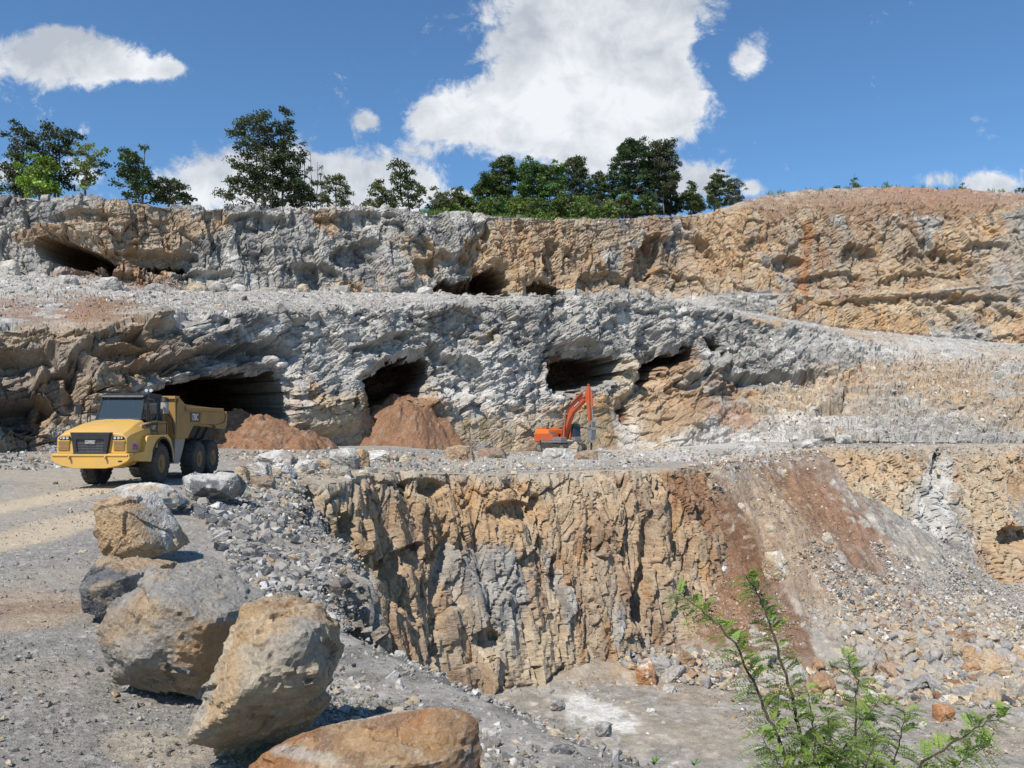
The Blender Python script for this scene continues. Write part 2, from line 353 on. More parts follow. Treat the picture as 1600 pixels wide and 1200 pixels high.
for ax in (0, 1):
    for _ in range(3): Nn = (np.roll(Nn, 1, ax)+Nn+np.roll(Nn, -1, ax))/3 if ax == 1 else np.concatenate([Nn[:1], (Nn[:-2]+Nn[1:-1]+Nn[2:])/3, Nn[-1:]])
Nn /= np.linalg.norm(Nn, axis=2, keepdims=True)
p = G.reshape(-1, 3).astype(np.float32); n_ = Nn.reshape(-1, 3); a_ = A.ravel(); b_ = B.ravel(); rowv_ = V.ravel(); px = PX.ravel(); py = PY.ravel()
w = np.stack([fbm(p, .22, 2, 1), fbm(p, .22, 2, 2), fbm(p, .22, 2, 3)], -1)*.7
pw = p+w
DIP = rotm('Y', 14) @ rotm('X', -18) @ rotm('Z', 25)
big = fbm(p*np.array([1, 1, .35], np.float32), .13, 3, 5)
f1, i1 = facet(pw, (4.6, 4.6, 3.2), 11, .55, DIP, .85); E1 = EDGE
f2, i2 = facet(pw, (2.0, 2.0, 1.2), 12, .6, DIP, .85); E2 = EDGE
f3, i3 = facet(pw, (.85, .85, .5), 13, .7, rotm('Y', -20) @ rotm('Z', 40), .85); E3 = EDGE
f4, i4 = facet(pw, (.42, .42, .26), 14, .8, DIP, .85)
VU = rotm('Y', 16) @ rotm('Z', 35); up_ = (sst(4.6, 5.2, rowv_)*(rowv_ < 8))[:, None] if False else (rowv_ > 4) & (rowv_ < 8)
pu = pw[up_]; h1, k1_ = facet(pu, (3.6, 3.6, 7.5), 19, .5, VU, .85); Eh = EDGE; f1[up_] = h1; E1[up_] = Eh; i1[up_] = k1_
h2, k2_ = facet(pu, (1.5, 1.5, 3.2), 20, .6, VU, .85); f2[up_] = h2; E2[up_] = EDGE; i2[up_] = k2_
h3, k3_ = facet(pu, (.7, .7, 1.3), 24, .7, VU, .85); f3[up_] = h3; E3[up_] = EDGE
g1, j1 = facet(p, (.9, .9, .6), 15, 1.2); g2, j2 = facet(p, (.42, .42, .35), 16, 1.2)
fine = fbm(p, 1.6, 4, 9)
crk = .35*(1-sst(0, .06, E1))+.18*(1-sst(0, .08, E2))+.08*(1-sst(0, .12, E3))
led, il = facet(pw, (3.2, 3.2, .55), 17, .25, rotm('Y', 4), .9); scr = scree.ravel()
bed, ib = facet(pw, (4.5, 4.5, .55), 18, .3, DIP, .9)
flat = sst(440, 480, px)*(1-sst(1180, 1240, px))*sst(636, 652, py)*(rowv_ < 2); a_ = a_*(1-.62*flat)
D = a_*(1.3*big+1.2*f1+.70*f2+.16*f3+.05*f4+.30*bed-crk)+b_*(.30*big+.10*g1+.04*g2)+scr*(.75*led+.5*f2+.2*f3)
# broad hollows with a hard upper lip (they throw the deep shadows)
LIP = [(40,650,60,46,2.6,0),(20,560,90,30,2.,4),(115,600,26,48,1.4,0),(200,545,70,20,1.6,-8),(310,566,130,26,1.8,-12),(250,520,60,16,1.4,0),(395,552,70,20,1.6,4),(300,498,40,16,1.8,0),
       (700,590,24,62,2.2,-28),(740,600,20,50,1.4,-30),(590,545,60,16,1.2,-14),(1010,560,22,40,1.5,0),(905,560,60,30,1.5,0),(1220,588,110,14,2.6,-3),(1120,620,60,18,1.2,-20),(1255,610,22,34,1.2,0),(975,632,14,14,1.0,0),(1075,600,50,20,1.5,-20),
       (480,430,60,22,2.0,6),(560,400,50,24,1.6,-20),(690,418,60,30,1.8,-8),(745,395,30,50,1.8,20),(880,410,22,50,1.5,-30),(940,440,44,22,1.5,0),(1010,410,26,60,2.6,25),(1070,400,50,36,1.6,30),(1040,440,40,26,1.6,0),
       (1230,412,36,18,1.8,0),(1180,390,22,26,1.3,20),(1345,400,36,22,2.0,0),(1300,440,60,16,1.2,0),(1480,412,70,20,1.5,8),(1540,395,40,20,1.5,0),(1440,440,80,20,1.2,-6),(1400,470,130,9,1.2,-3),(1530,470,60,9,1.2,-4),(250,400,90,16,1.8,2),
       (130,345,60,14,1.2,0),(400,350,60,16,1.2,0),(560,345,70,14,1.2,0),(160,432,90,10,1.0,2),(330,432,60,18,1.2,0),(1470,500,50,24,1.2,30),(1560,500,40,30,1.5,20),(1300,640,26,10,2.0,0)]
nzw = fbm(p, .22, 4, 21); nzs = fbm(p, .8, 3, 22)
for (x0, y0, rx, ry, d, rot) in LIP:
    aa = R(rot); dx = px-x0; dy = py-y0; u = (dx*math.cos(aa)+dy*math.sin(aa))/rx; v = (-dx*math.sin(aa)+dy*math.cos(aa))/ry
    r = np.sqrt(u*u+v*v)+nzw*.5+nzs*.22
    top = 1-sst(.78, .9, r); soft = 1-sst(.2, 1.05, r)
    D -= d*np.where(v < -.1, top, soft*.9+.1*top)*np.clip(a_*1.6, 0, 1)
# rock ribs that stand out
for (x0, y0, rx, ry, d, rot) in [(60,610,14,60,1.0,12),(130,585,24,55,1.2,0),(170,600,26,40,.8,0),(505,650,70,34,1.3,0),(975,585,16,34,1.5,0),(430,560,24,14,1.2,0),(620,700,60,40,.8,0),(1100,650,60,40,1.4,0)]:
    aa = R(rot); dx = px-x0; dy = py-y0; u = (dx*math.cos(aa)+dy*math.sin(aa))/rx; v = (-dx*math.sin(aa)+dy*math.cos(aa))/ry
    D += d*(1-sst(.5, 1.1, np.sqrt(u*u+v*v)+nzw*.5+nzs*.2))
q_ = p+n_*D[:, None]
CAVES = [([(225,622),(262,600),(300,596),(352,584),(400,579),(437,583),(443,610),(442,650),(432,662),(380,668),(330,684),(240,700)],24),
         ([(570,597),(600,570),(628,560),(664,560),(676,575),(670,602),(656,624),(625,630),(585,641),(580,618)],13),
         ([(868,613),(870,588),(884,563),(905,551),(945,555),(966,566),(962,600),(950,609),(900,613)],12),
         ([(1003,599),(1002,575),(1020,560),(1050,552),(1080,543),(1083,556),(1070,574),(1040,580),(1012,598)],10),
         ([(1090,530),(1118,532),(1131,546),(1126,557),(1106,549)],5),
         ([(52,388),(58,374),(90,373),(130,387),(156,400),(186,416),(172,425),(120,424),(92,414),(62,408)],13),
         ([(210,404),(250,402),(290,401),(292,414),(214,415)],4),
         ([(678,458),(690,443),(735,436),(755,425),(772,417),(790,424),(799,444),(792,461)],7),
         ([(752,428),(775,416),(793,430),(797,458),(757,458)],9),
         ([(827,452),(838,443),(860,440),(880,448),(885,462),(826,462)],5),
         ([(1291,634),(1320,632),(1324,641),(1308,646)],4),
         ([(860,560),(885,545),(905,552),(872,606),(856,600)],1.5),
         ([(966,640),(980,628),(984,664),(968,655)],1.6)]
pxw = px+nzw*7+nzs*5+f2*5+f3*2; pyw = py+fbm(p, .25, 4, 23)*6+fbm(p, .9, 3, 24)*4+f2*5+f3*2
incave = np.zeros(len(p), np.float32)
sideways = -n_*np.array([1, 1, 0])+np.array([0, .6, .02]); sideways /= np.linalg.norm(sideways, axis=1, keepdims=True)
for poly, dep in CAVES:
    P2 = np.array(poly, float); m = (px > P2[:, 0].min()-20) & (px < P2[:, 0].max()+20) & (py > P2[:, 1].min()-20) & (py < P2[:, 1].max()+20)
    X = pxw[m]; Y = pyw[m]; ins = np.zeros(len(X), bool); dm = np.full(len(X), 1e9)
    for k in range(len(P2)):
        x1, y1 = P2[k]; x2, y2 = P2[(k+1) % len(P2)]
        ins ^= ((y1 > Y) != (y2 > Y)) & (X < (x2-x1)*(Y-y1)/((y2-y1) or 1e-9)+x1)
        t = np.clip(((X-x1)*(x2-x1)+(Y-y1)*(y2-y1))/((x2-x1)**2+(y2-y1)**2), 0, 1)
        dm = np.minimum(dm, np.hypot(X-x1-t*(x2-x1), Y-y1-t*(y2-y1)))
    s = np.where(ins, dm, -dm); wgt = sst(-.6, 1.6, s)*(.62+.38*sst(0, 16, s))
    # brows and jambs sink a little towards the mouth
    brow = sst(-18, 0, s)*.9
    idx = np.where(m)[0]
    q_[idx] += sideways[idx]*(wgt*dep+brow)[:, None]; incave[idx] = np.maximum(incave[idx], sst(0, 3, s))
tan = .42+0*px
def tz(x0, y0, rx, ry, v, soft=1.0):
    global tan
    w_ = 1-sst(.6, 1.25, np.hypot((px-x0)/rx, (py-y0)/ry)); tan = tan*(1-w_)+v*w_
for z in [(430,580,2000,330,.40),(220,370,190,60,.82),(430,410,150,60,.2),(560,360,160,50,.28),(640,400,60,50,.55),(840,400,110,70,.72),(1100,410,130,100,.8),(1000,360,80,40,.62),(1300,380,120,80,.5),(1500,400,160,100,.52),(1420,310,260,26,.95),
          (1350,490,260,45,.72),(1150,470,90,20,.35),(150,540,190,60,.86),(70,610,120,80,.6),(350,510,120,24,.5),(520,520,140,60,.12),(800,560,230,100,.08),(760,500,120,40,.35),(1050,520,160,50,.05),(1230,560,120,50,.1),
          (560,660,80,40,.85),(500,650,50,28,.85),(640,660,90,60,.95),(850,670,180,40,.8),(1000,660,120,60,.9),(1230,640,120,50,.6),(1250,560,120,40,.25),(1420,600,120,50,.6),(1530,560,100,40,.5),(1050,600,60,40,.75)]: tz(*z)
c = rock_colour(p, i1*.6+i2*.4, i3*.5+i2*.5, tan)
scol = PAL['gray']*1.12+(PAL['light']-PAL['gray'])*(sst(.55, 1.0, j2+g1*.3)*.8)[:, None]+(PAL['dark']-PAL['gray'])*(sst(.7, 1, 1-j2)*.35)[:, None]
sw = np.clip(b_*1.3, 0, 1)*(1-np.clip(a_*.6, 0, 1)); sw = sw*(1-scr*.45*(il+nzw > .45)); c = c*(1-sw[:, None])+scol*sw[:, None]
ZC = [(640,665,60,44,0,'soil',.8),(1480,600,120,46,8,'tan',.7),(1300,610,80,40,0,'tan',.5),(1530,680,160,22,0,'gray',.5),(1400,545,170,16,4,'light',.45),(1560,640,90,30,20,'tan',.6),(1350,640,110,36,0,'gray',.5),
      (140,482,70,26,10,'soil',.8),(30,480,46,18,0,'brown',.7),(175,478,60,14,0,'brown',.75),(70,465,60,16,0,'gray',.5),(240,440,60,12,0,'soil',.6),(130,430,60,12,0,'brown',.6),(190,410,40,16,0,'soil',.5),
      (1262,400,8,80,3,'rust',.8),(1140,380,60,60,0,'ochre',.35),(1400,315,260,26,0,'brown',.7),(1470,300,120,14,0,'red',.35),(1590,420,60,70,0,'gray',.6),
      (1380,510,80,18,0,'ochre',.35),(1450,480,90,14,0,'beige',.5),(640,655,70,40,8,'soil',.85),(620,640,36,26,0,'rust',.6),(690,690,70,22,0,'brown',.6),(560,690,110,20,0,'tan',.6),
      (760,670,70,34,0,'beige',.6),(755,665,10,40,0,'moist',.7),(725,655,9,30,0,'moist',.6),(790,670,8,34,0,'moist',.6),(690,665,9,30,0,'moist',.5),(840,660,30,30,0,'beige',.7),(905,690,60,26,0,'moist',.55),
      (930,640,46,20,0,'ochre',.5),(930,660,40,20,0,'moist',.4),(985,665,24,40,0,'light',.7),(1050,650,70,50,-10,'tan',.75),(1090,640,60,24,-12,'brown',.5),(1140,660,40,24,0,'rust',.55),(1040,700,40,14,0,'beige',.6),
      (1060,575,44,18,-20,'brown',.6),(1095,590,50,22,-20,'gray',.7),(1130,600,36,18,0,'brown',.5),(1240,620,60,40,0,'beige',.55),(1280,660,80,20,0,'light',.5),(1150,690,130,16,0,'light',.6),
      (505,650,64,34,0,'beige',.6),(440,570,14,10,0,'white',.7),(540,560,130,50,10,'light',.45),(760,600,120,60,0,'light',.55),(1020,500,120,26,0,'light',.3),(450,620,30,50,0,'light',.5),
      (60,600,140,90,0,'taupe',.6),(20,640,60,60,0,'dark',.5),(40,560,90,30,0,'gray',.5),(130,560,60,34,0,'taupe',.5),(300,540,120,26,-8,'dark',.4),(200,520,120,24,0,'taupe',.6),(40,690,50,26,0,'brown',.5),(980,590,16,30,0,'beige',.7),(1000,345,90,10,0,'brown',.3)]  # taupe and dark zones: dark left-wall rock, partly its shade painted in
c = zone_apply(c, px, py, ZC, nzw*.9+nzs*.4, i2)
strata = np.sin(p[:, 2]*5.5+fbm(p, .3, 3, 55)*5+p[:, 0]*.25)
c = c*(1+.10*strata*np.clip(a_, 0, 1))[:, None]
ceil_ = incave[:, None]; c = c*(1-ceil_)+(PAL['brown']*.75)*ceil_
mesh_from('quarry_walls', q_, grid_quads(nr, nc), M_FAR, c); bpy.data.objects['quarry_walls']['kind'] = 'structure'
WALLQ = q_.reshape(nr, nc, 3); WPX = ux
print('walls', nr, nc)
# ------------------------------------------------------------------ the pit rim in plan
RIMPX = [(2600,-30),(2600,1),(1560,4.2),(1200,5.7),(1080,6.6),(1000,6.9),(900,7.3),(790,8.2),(700,9.0),(640,9.7),(580,10.2),(532,10.9),(522,12.2),(516,14.5),(508,17.5),(492,21),(472,25),(458,31),(450,37),(478,41.5),(520,43),(560,45),(600,48.5),
         (650,50),(700,52),(760,54),(850,56),(930,58),(1000,60),(1050,62.5),(1090,66),(1125,71),(1160,76),(1200,79),(1300,83),(1400,87),(1500,90),(1600,93),(1750,98),(2000,104)]
RIM = []
for i, (a, Y) in enumerate(RIMPX):
    if i == 0: RIM.append((9, -30))
    elif i == 1: RIM.append((6.5, 0.5))
    else: RIM.append(((a-800)/F*Y, Y))
RIM = np.array(RIM)
def resample(pts, step):
    d = np.hypot(*np.diff(pts, axis=0).T); s = np.concatenate([[0], np.cumsum(d)])
    t = np.arange(0, s[-1], step); return np.stack([np.interp(t, s, pts[:, k]) for k in (0, 1)], -1)
def chaikin(p, n=2):
    for _ in range(n):
        a = p[:-1]*.75+p[1:]*.25; b = p[:-1]*.25+p[1:]*.75
        p = np.concatenate([p[:1], np.stack([a, b], 1).reshape(-1, 2), p[-1:]])
    return p
RIMS = chaikin(RIM, 2)
RIMS = resample(RIMS, .45); _t = np.gradient(RIMS, axis=0); _t /= np.linalg.norm(_t, axis=1, keepdims=True)
_p = np.stack([RIMS[:, 0], RIMS[:, 1], 0*RIMS[:, 0]], -1); _n = fbm(_p, .22, 2, 75)*1.1+facet(_p, (2.2, 2.2, 2), 76, .6)[0]*.8
_n = _n*(.12+.88*sst(11.5, 15, RIMS[:, 1])); RIMS = RIMS+np.stack([_t[:, 1], -_t[:, 0]], -1)*_n[:, None]
def seg_dist(x, y, pts):
    d = np.full(x.shape, 1e9)
    for (x1, y1), (x2, y2) in zip(pts[:-1], pts[1:]):
        L2 = (x2-x1)**2+(y2-y1)**2
        if L2 < 1e-9: continue
        t = np.clip(((x-x1)*(x2-x1)+(y-y1)*(y2-y1))/L2, 0, 1)
        d = np.minimum(d, np.hypot(x-x1-t*(x2-x1), y-y1-t*(y2-y1)))
    return d
def in_poly(x, y, pts):
    ins = np.zeros(x.shape, bool)
    for (x1, y1), (x2, y2) in zip(pts, np.roll(pts, -1, 0)):
        ins ^= ((y1 > y) != (y2 > y)) & (x < (x2-x1)*(y-y1)/((y2-y1) or 1e-9)+x1)
    return ins
PITP = np.concatenate([RIMS, [(300, 110), (300, -30)]])
RC = RIMS[::2]; _GX = np.arange(-70, 135, .25); _GY = np.arange(-35, 118, .25)
_XX, _YY = np.meshgrid(_GX, _GY); _SD = seg_dist(_XX, _YY, RC); _SD = np.where(in_poly(_XX, _YY, PITP), -_SD, _SD).astype(np.float32)
def SDF(x, y):
    u = np.clip((x+70)/.25, 0, len(_GX)-1.001); v = np.clip((y+35)/.25, 0, len(_GY)-1.001); i = u.astype(int); j = v.astype(int); a = u-i; b = v-j
    return (_SD[j, i]*(1-a)+_SD[j, i+1]*a)*(1-b)+(_SD[j+1, i]*(1-a)+_SD[j+1, i+1]*a)*b
def zA0(x, y):
    """the haul road level: flat at the truck, a metre lower at the excavator"""
    z = -1.02*sst(-14, 0, x)*sst(10, 55, y)-.25*sst(-6, 1, x)*(1-sst(10, 55, y))
    z = z+.35*sst(12, 30, y)*sst(-16, -34, x)
    z = z+.95*sst(16, 34, x)*sst(55, 75, y)
    return z
def zA(x, y, d=None):
    if d is None: d = np.abs(SDF(x, y))
    z = zA0(x, y)-(.12+.38*sst(11, 15, y))*np.exp(-d/1.6)*(1-sst(40, 48, y))-.06*np.exp(-d/.8)
    return z
# cones of tipped rubble in the pit: (segment, crest height, slope)
def cone(x, y, pts, z, slope, pw=1.0):
    return z-slope*seg_dist(x, y, np.array(pts, float))**pw
FLOOR = -13.2
def pt(px_, py_, Y): v = P(px_, py_, Y); return (v.x, v.y)
CONE = [([pt(1118,722,70.5), pt(1150,722,75), pt(1200,720,78.6), pt(1240,718,80.2), pt(1275,712,81.6)], -1.12, .72), ([(55, 92), (62, 90)], -7.6, .62), ([(70, 78), (80, 60)], -7.5, .6),
        ([(33,63),(60,60)], -11.3, .35), ([(20,60),(30,62)], -9.8, .42), ([(4,52),(10,55)], -12.3, .3)]
def zP0(x, y):
    z = FLOOR+0*x; q_n = np.stack([x, y, 0*x], -1); cn = .75*fbm(q_n, .16, 3, 131)+.25*fbm(q_n, .5, 2, 132)
    for pts, zz, sl in CONE:
        cc = cone(x, y, pts, zz, sl)+cn*(zz > -5); k = .35
        z = np.where(cc > z-2, np.maximum(z, cc)+0*k, z)
    d = np.abs(SDF(x, y)); z = z+np.clip(1.3-.42*d, 0, 1.4)*sst(30, 38, y)
    return z
def ground_hit(px_, py_, fn, y0=4.0, y1=110.0):
    dx, dy, dz = ray(px_, py_); Y = np.geomspace(y0, y1, 1500); t = Y/dy
    x = dx*t; z = H+dz*t; g = fn(x, Y); k = np.where(z < g)[0]
    i = k[0] if len(k) else len(Y)-1
    return Vector((x[i], Y[i], g[i]))
def hitA(px_, py_): return ground_hit(px_, py_, zA)
def hitP(px_, py_): return ground_hit(px_, py_, zP0, 30, 95)
# ------------------------------------------------------------------ haul road level
ang = np.concatenate([np.arange(-3.10, -.62, .03), np.arctan((np.arange(-100, 1180, Q)-800)/F), np.linspace(.30, .62, 120)[1:], np.arange(.65, 3.18, .04)])
ang = np.unique(ang); sfin = 1/np.linspace(1/5.2, 1/110, int(640/Q)); ss = np.concatenate([np.geomspace(.4, 5.2, 24)[:-1], np.unique(np.concatenate([sfin, np.geomspace(20, 110, int(330/Q))]))])
RR, AA = np.meshgrid(ss, ang, indexing='ij'); gx = (RR*np.sin(AA)).ravel(); gy = (RR*np.cos(AA)).ravel()
# keep the depth, not the radius, on the image grid for the part in front
fr = np.abs(AA).ravel() < .62; gx[fr] = (RR*np.tan(AA)).ravel()[fr]; gy[fr] = RR.ravel()[fr]
near = (gy > 20) | (np.abs(gx) < 40)
sd_ = SDF(gx, gy); d_rim = np.abs(sd_)
z = zA(gx, gy, d_rim)
gp = np.stack([gx, gy, z], -1).astype(np.float32); gpx, gpy = proj(gp)
e1 = fbm(gp, .35, 4, 61); e2 = fbm(gp, 2.2, 4, 62); e3 = fbm(gp, 9, 3, 63)
k1, l1 = facet(gp, (.55, .55, .4), 64, 1.1); k2, l2 = facet(gp, (.2, .2, .16), 65, 1.1); k3, l3 = facet(gp, (.07, .07, .06), 66, 1.1)
rubz = np.zeros(len(gx), np.float32)
for (x0, y0, rx, ry, v) in [(400,850,90,34,1.),(460,900,50,60,1.),(340,800,60,14,.5),(420,790,80,20,.5),(660,1110,200,100,.42),(900,1160,160,80,.5),(650,728,300,14,.5),(30,722,90,10,.6),(1100,705,200,14,.35)]:
    rubz = np.maximum(rubz, v*(1-sst(.6, 1.2, np.hypot((gpx-x0)/rx, (gpy-y0)/ry)+e1*.5)))
rubz = rubz*(sd_ > -.5)
track = np.exp(-((gpy-(845-(gpx)*.30))/9)**2)+np.exp(-((gpy-(790-(gpx)*.22))/7)**2)
far_ = sst(15, 40, gy)
z = z+.05*e1+.014*e2*(1+2*far_)+.004*e3*(1-far_)+rubz*.05*k1+.004*k2*(1-far_)+.004*k3*(1-sst(8, 20, gy))-.03*track*(gpx < 260)
gp[:, 2] = z
cg = PAL['gray']*.86+(PAL['dust']-PAL['gray'])*sst(-.1, .5, e1+e2*.5)[:, None]*.55
cg = cg*(1+.22*e2+.16*e3)[:, None]
cg = cg+(PAL['light']-cg)*(sst(.8, 1, l3)*.5)[:, None]+(PAL['dark']-cg)*(sst(.86, 1, 1-l3)*.45)[:, None]
ZG = [(60,800,200,50,-12,'dust',.6),(60,832,190,17,-14,'beige',1.),(40,787,190,11,-10,'beige',1.),(60,905,110,16,-4,'dust',.55),(30,955,120,34,-3,'tan',.55),(60,950,100,12,-3,'brown',.5),(70,1050,90,26,0,'dust',.45),(240,1165,80,26,6,'beige',.5),
      (100,740,150,18,0,'dust',.7),(340,820,70,12,20,'tan',.4),(400,850,80,40,30,'gray',.6),(440,760,80,22,0,'dust',.7),(430,720,70,16,0,'brown',.4),(520,745,110,20,0,'tan',.5),(640,725,120,12,0,'dust',.6),(800,722,160,12,0,'light',.5),
      (1100,705,190,18,0,'light',.75),(1040,712,60,12,0,'white',.5),(680,1090,200,60,0,'gray',.4),(430,880,40,30,0,'dark',.2)]
cg = zone_apply(cg, gpx, gpy, ZG, e1*.8+e2*.3)
wr_ = (l1*.6+l2*.4); rc = PAL['gray']*(.72+.6*wr_[:, None]); cg = cg*(1-rubz[:, None]*.8)+rc*rubz[:, None]*.8
keep = (sd_ > .45).reshape(RR.shape)
q = grid_quads(*RR.shape, keep); co, q, cc = compact(gp, q, cg)
tag(mesh_from('haul_road', co, q, M_GROUND, cc), kind='structure')
print('road', len(co))
# ------------------------------------------------------------------ pit walls
dist_s = []
pts = RIMS; out = [pts[0]]; i = 0; pos = pts[0].copy()
dd = np.hypot(*np.diff(pts, axis=0).T); S = np.concatenate([[0], np.cumsum(dd)]); s = 0; T = []
while s < S[-1]:
    T.append(s); x = np.interp(s, S, pts[:, 0]); y = np.interp(s, S, pts[:, 1]); dd_ = math.hypot(x, max(y, 0))
    vis = (y > 11 and x > -12) and x/max(y, 1) < .7; s += max(.045 if vis else .12, dd_*(.00078*Q*1.1 if vis else .006)) if y > 8 else .12
T = np.array(T); rx_ = np.interp(T, S, pts[:, 0]); ry_ = np.interp(T, S, pts[:, 1])
tx = np.gradient(rx_); ty = np.gradient(ry_); L = np.hypot(tx, ty); ix, iy = ty/L, -tx/L        # towards the pit (right of the direction of travel)
for _ in range(3): ix = smooth1(ix, 31); iy = smooth1(iy, 31)
off = np.interp(T, np.interp([0, 1], [0, 1], [0, 1]), [0, 1]) if False else np.where(ry_ < 12.5, 11.0, 3.6)
off = smooth1(np.where((ry_ < 12.2) & (rx_ > -3.5), 11.0, 3.6), 60)
off = off+4.0*sst(14, 35, rx_)+1.6*sst(-9, -4, rx_)*(ry_ > 30)
nv = int(330*1.25/Q); tv = np.linspace(0, 1, nv)
zr = zA(rx_, ry_, 0*rx_)
edge = fbm(np.stack([rx_, ry_, 0*rx_], -1), .5, 4, 71)*.5
GX = np.zeros((nv+8, len(T), 3))
for k in range(nv+8):
    if k < 8:
        f = (8-k)/8; GX[k, :, 0] = rx_-ix*1.5*f; GX[k, :, 1] = ry_-iy*1.5*f; GX[k, :, 2] = zA(rx_-ix*1.5*f, ry_-iy*1.5*f)+(.06-.10*f)*(f > .12)+.02
    else:
        t = tv[k-8]; f = t**.85; GX[k, :, 0] = rx_+ix*off*f; GX[k, :, 1] = ry_+iy*off*f; GX[k, :, 2] = zr+.03+(FLOOR-1.0-zr)*t
nr, nc = GX.shape[:2]; p = GX.reshape(-1, 3).astype(np.float32); px, py = proj(p)
tt = np.concatenate([np.zeros(8), tv])[:, None]+np.zeros((1, nc)); tt = tt.ravel()
nrm = np.stack([np.broadcast_to(ix, (nr, nc)).ravel(), np.broadcast_to(iy, (nr, nc)).ravel(), np.full(nr*nc, .22)], -1)
nearc = (p[:, 1] < 12.5); 
w = np.stack([fbm(p, .3, 2, 81), fbm(p, .3, 2, 82), fbm(p, .3, 2, 83)], -1)*.4; pw = p+w
VR = rotm('X', 5) @ rotm('Y', -5) @ rotm('Z', 30)
f1, i1 = facet(pw, (2.5, 2.5, 10.), 91, .5, VR, .85); E1 = EDGE; f2, i2 = facet(pw, (.85, .85, 4.6), 92, .6, VR, .85); E2 = EDGE; f3, i3 = facet(pw, (.38, .38, 1.9), 93, .7, VR, .85); f4, i4 = facet(p, (.3, .3, .3), 94, 1.1)
big = fbm(p*np.array([1, 1, .3], np.float32), .2, 3, 95); fine = fbm(p, 2.6, 3, 96)
soft = np.exp(-((px-880)/60)**2-((py-790)/60)**2)
amp = .15*(tt > 0)+.85*sst(0, .06, tt); amp = amp*(1-.5*soft)
nearrim = (1-sst(30, 40, p[:, 1]))*(1-sst(.12, .4, tt))
D = amp*(.45*big+(.62-.35*nearrim)*f1+(.42-.15*nearrim)*f2+.17*f3+.03*f4+.03*fine-.26*(1-sst(0, .07, E1))-.12*(1-sst(0, .1, E2)))
cz_ = sst(1100, 1125, px)*(1-sst(1255, 1285, px))*(1-sst(.15, .45, tt)); D = D*(1-.5*cz_)
lipn = (1-amp)*(edge.repeat(1)[None, :].repeat(nr, 0).ravel()*.5*sst(0, .02, tt)+.10*f3*(tt > 0))
D = D+lipn
for (x0, y0, rx, ry, d, rot) in [(620,880,50,20,.7,-35),(560,1010,50,30,.9,0),(690,890,18,60,.8,12),(800,800,40,20,.7,0),(840,800,16,36,.9,0),(870,900,12,50,.7,4),(920,860,12,50,.6,4),(1010,850,12,60,1.0,0),(1000,930,18,60,1.0,12),(760,1000,30,30,.9,0),
                                 (480,790,14,44,1.6,0),(1410,860,12,30,1.5,0),(1430,870,50,14,1.4,0),(1590,840,40,24,2.,0),(1280,790,60,16,1.0,20),(1460,740,12,50,1.0,10),(660,760,40,14,1.,0),(900,730,60,8,.5,0),(540,830,18,40,1.0,0)]:
    aa = R(rot); dx = px-x0; dy = py-y0; u = (dx*math.cos(aa)+dy*math.sin(aa))/rx; v = (-dx*math.sin(aa)+dy*math.cos(aa))/ry
    r = np.sqrt(u*u+v*v)+big*.35+w[:, 0]*.6; D -= d*np.where(v < 0, 1-sst(.75, .88, r), 1-sst(.3, 1.05, r))*amp
q_ = p+nrm*D[:, None]
tan = .8+0*px
for z in [(820,860,400,240,.92),(480,850,50,160,.5),(760,940,70,100,.38),(880,900,40,110,.45),(700,880,24,50,.45),(960,950,16,80,.4),(560,790,70,60,.8),(1010,950,16,90,.4),(920,800,80,90,.98),(640,850,60,60,.95),(1320,760,120,60,.55),(1470,800,60,110,.25),(1400,880,60,40,.5),(1560,760,80,110,.5),(1270,720,80,20,.5)]: tz(*z)
c = rock_colour(p*np.array([1.3, 1.3, .5]), i1*.55+i2*.45, i3*.5+i2*.5, tan)
c = zone_apply(c, px, py, [(920,780,70,70,0,'tan',.7),(900,760,90,40,0,'beige',.4),(640,820,70,40,20,'brown',.4),(820,1020,120,50,0,'beige',.5),(640,930,70,60,0,'tan',.5),(1380,770,70,60,0,'beige',.55),(1350,730,90,30,0,'ochre',.35),(1460,800,26,100,8,'light',.6),(1540,790,50,80,0,'beige',.5),
                           (700,745,260,14,0,'dust',.6),(560,770,90,24,0,'dust',.5),(1060,860,60,40,-50,'tan',.5),(1085,780,34,80,-38,'soil',.85),(1050,740,30,14,20,'soil',.6),(580,850,60,120,0,'tan',.6),(740,800,120,60,0,'ochre',.4),(1500,700,160,14,0,'gray',.5),(1230,735,90,20,0,'gray',.5),(560,1000,60,40,0,'brown',.4)], big*.5+w[:, 1]*.8, i2)
vs = fbm(p*np.array([2.2, 2.2, .22], np.float32), 1, 4, 97); c = c*(1+.16*vs)[:, None]
c = c+(PAL['light']-c)*(sst(.35, .7, vs)*.35)[:, None]
gn = (1-sst(12.5, 15.5, p[:, 1]+w[:, 0]*2))[:, None]; g3 = PAL['gray']*(.65+.7*i3[:, None]); c = c*(1-gn)+g3*gn
g4 = (sst(13, 15, p[:, 1])*(1-sst(28, 36, p[:, 1]))*(1-sst(.02, .2, tt+w[:, 0]*.15)))[:, None]; c = c*(1-g4*.85)+g3*g4*.85
dust = (1-sst(.0, .05, tt+fine*.02))*(p[:, 1] > 34); c = c*(1-dust[:, None]*.7)+PAL['dust']*dust[:, None]*.7
tag(mesh_from('pit_walls', q_, grid_quads(nr, nc), M_PIT, c), kind='structure')
print('pit walls', nr, nc); PITQ = q_.copy(); PITT = tt.copy()
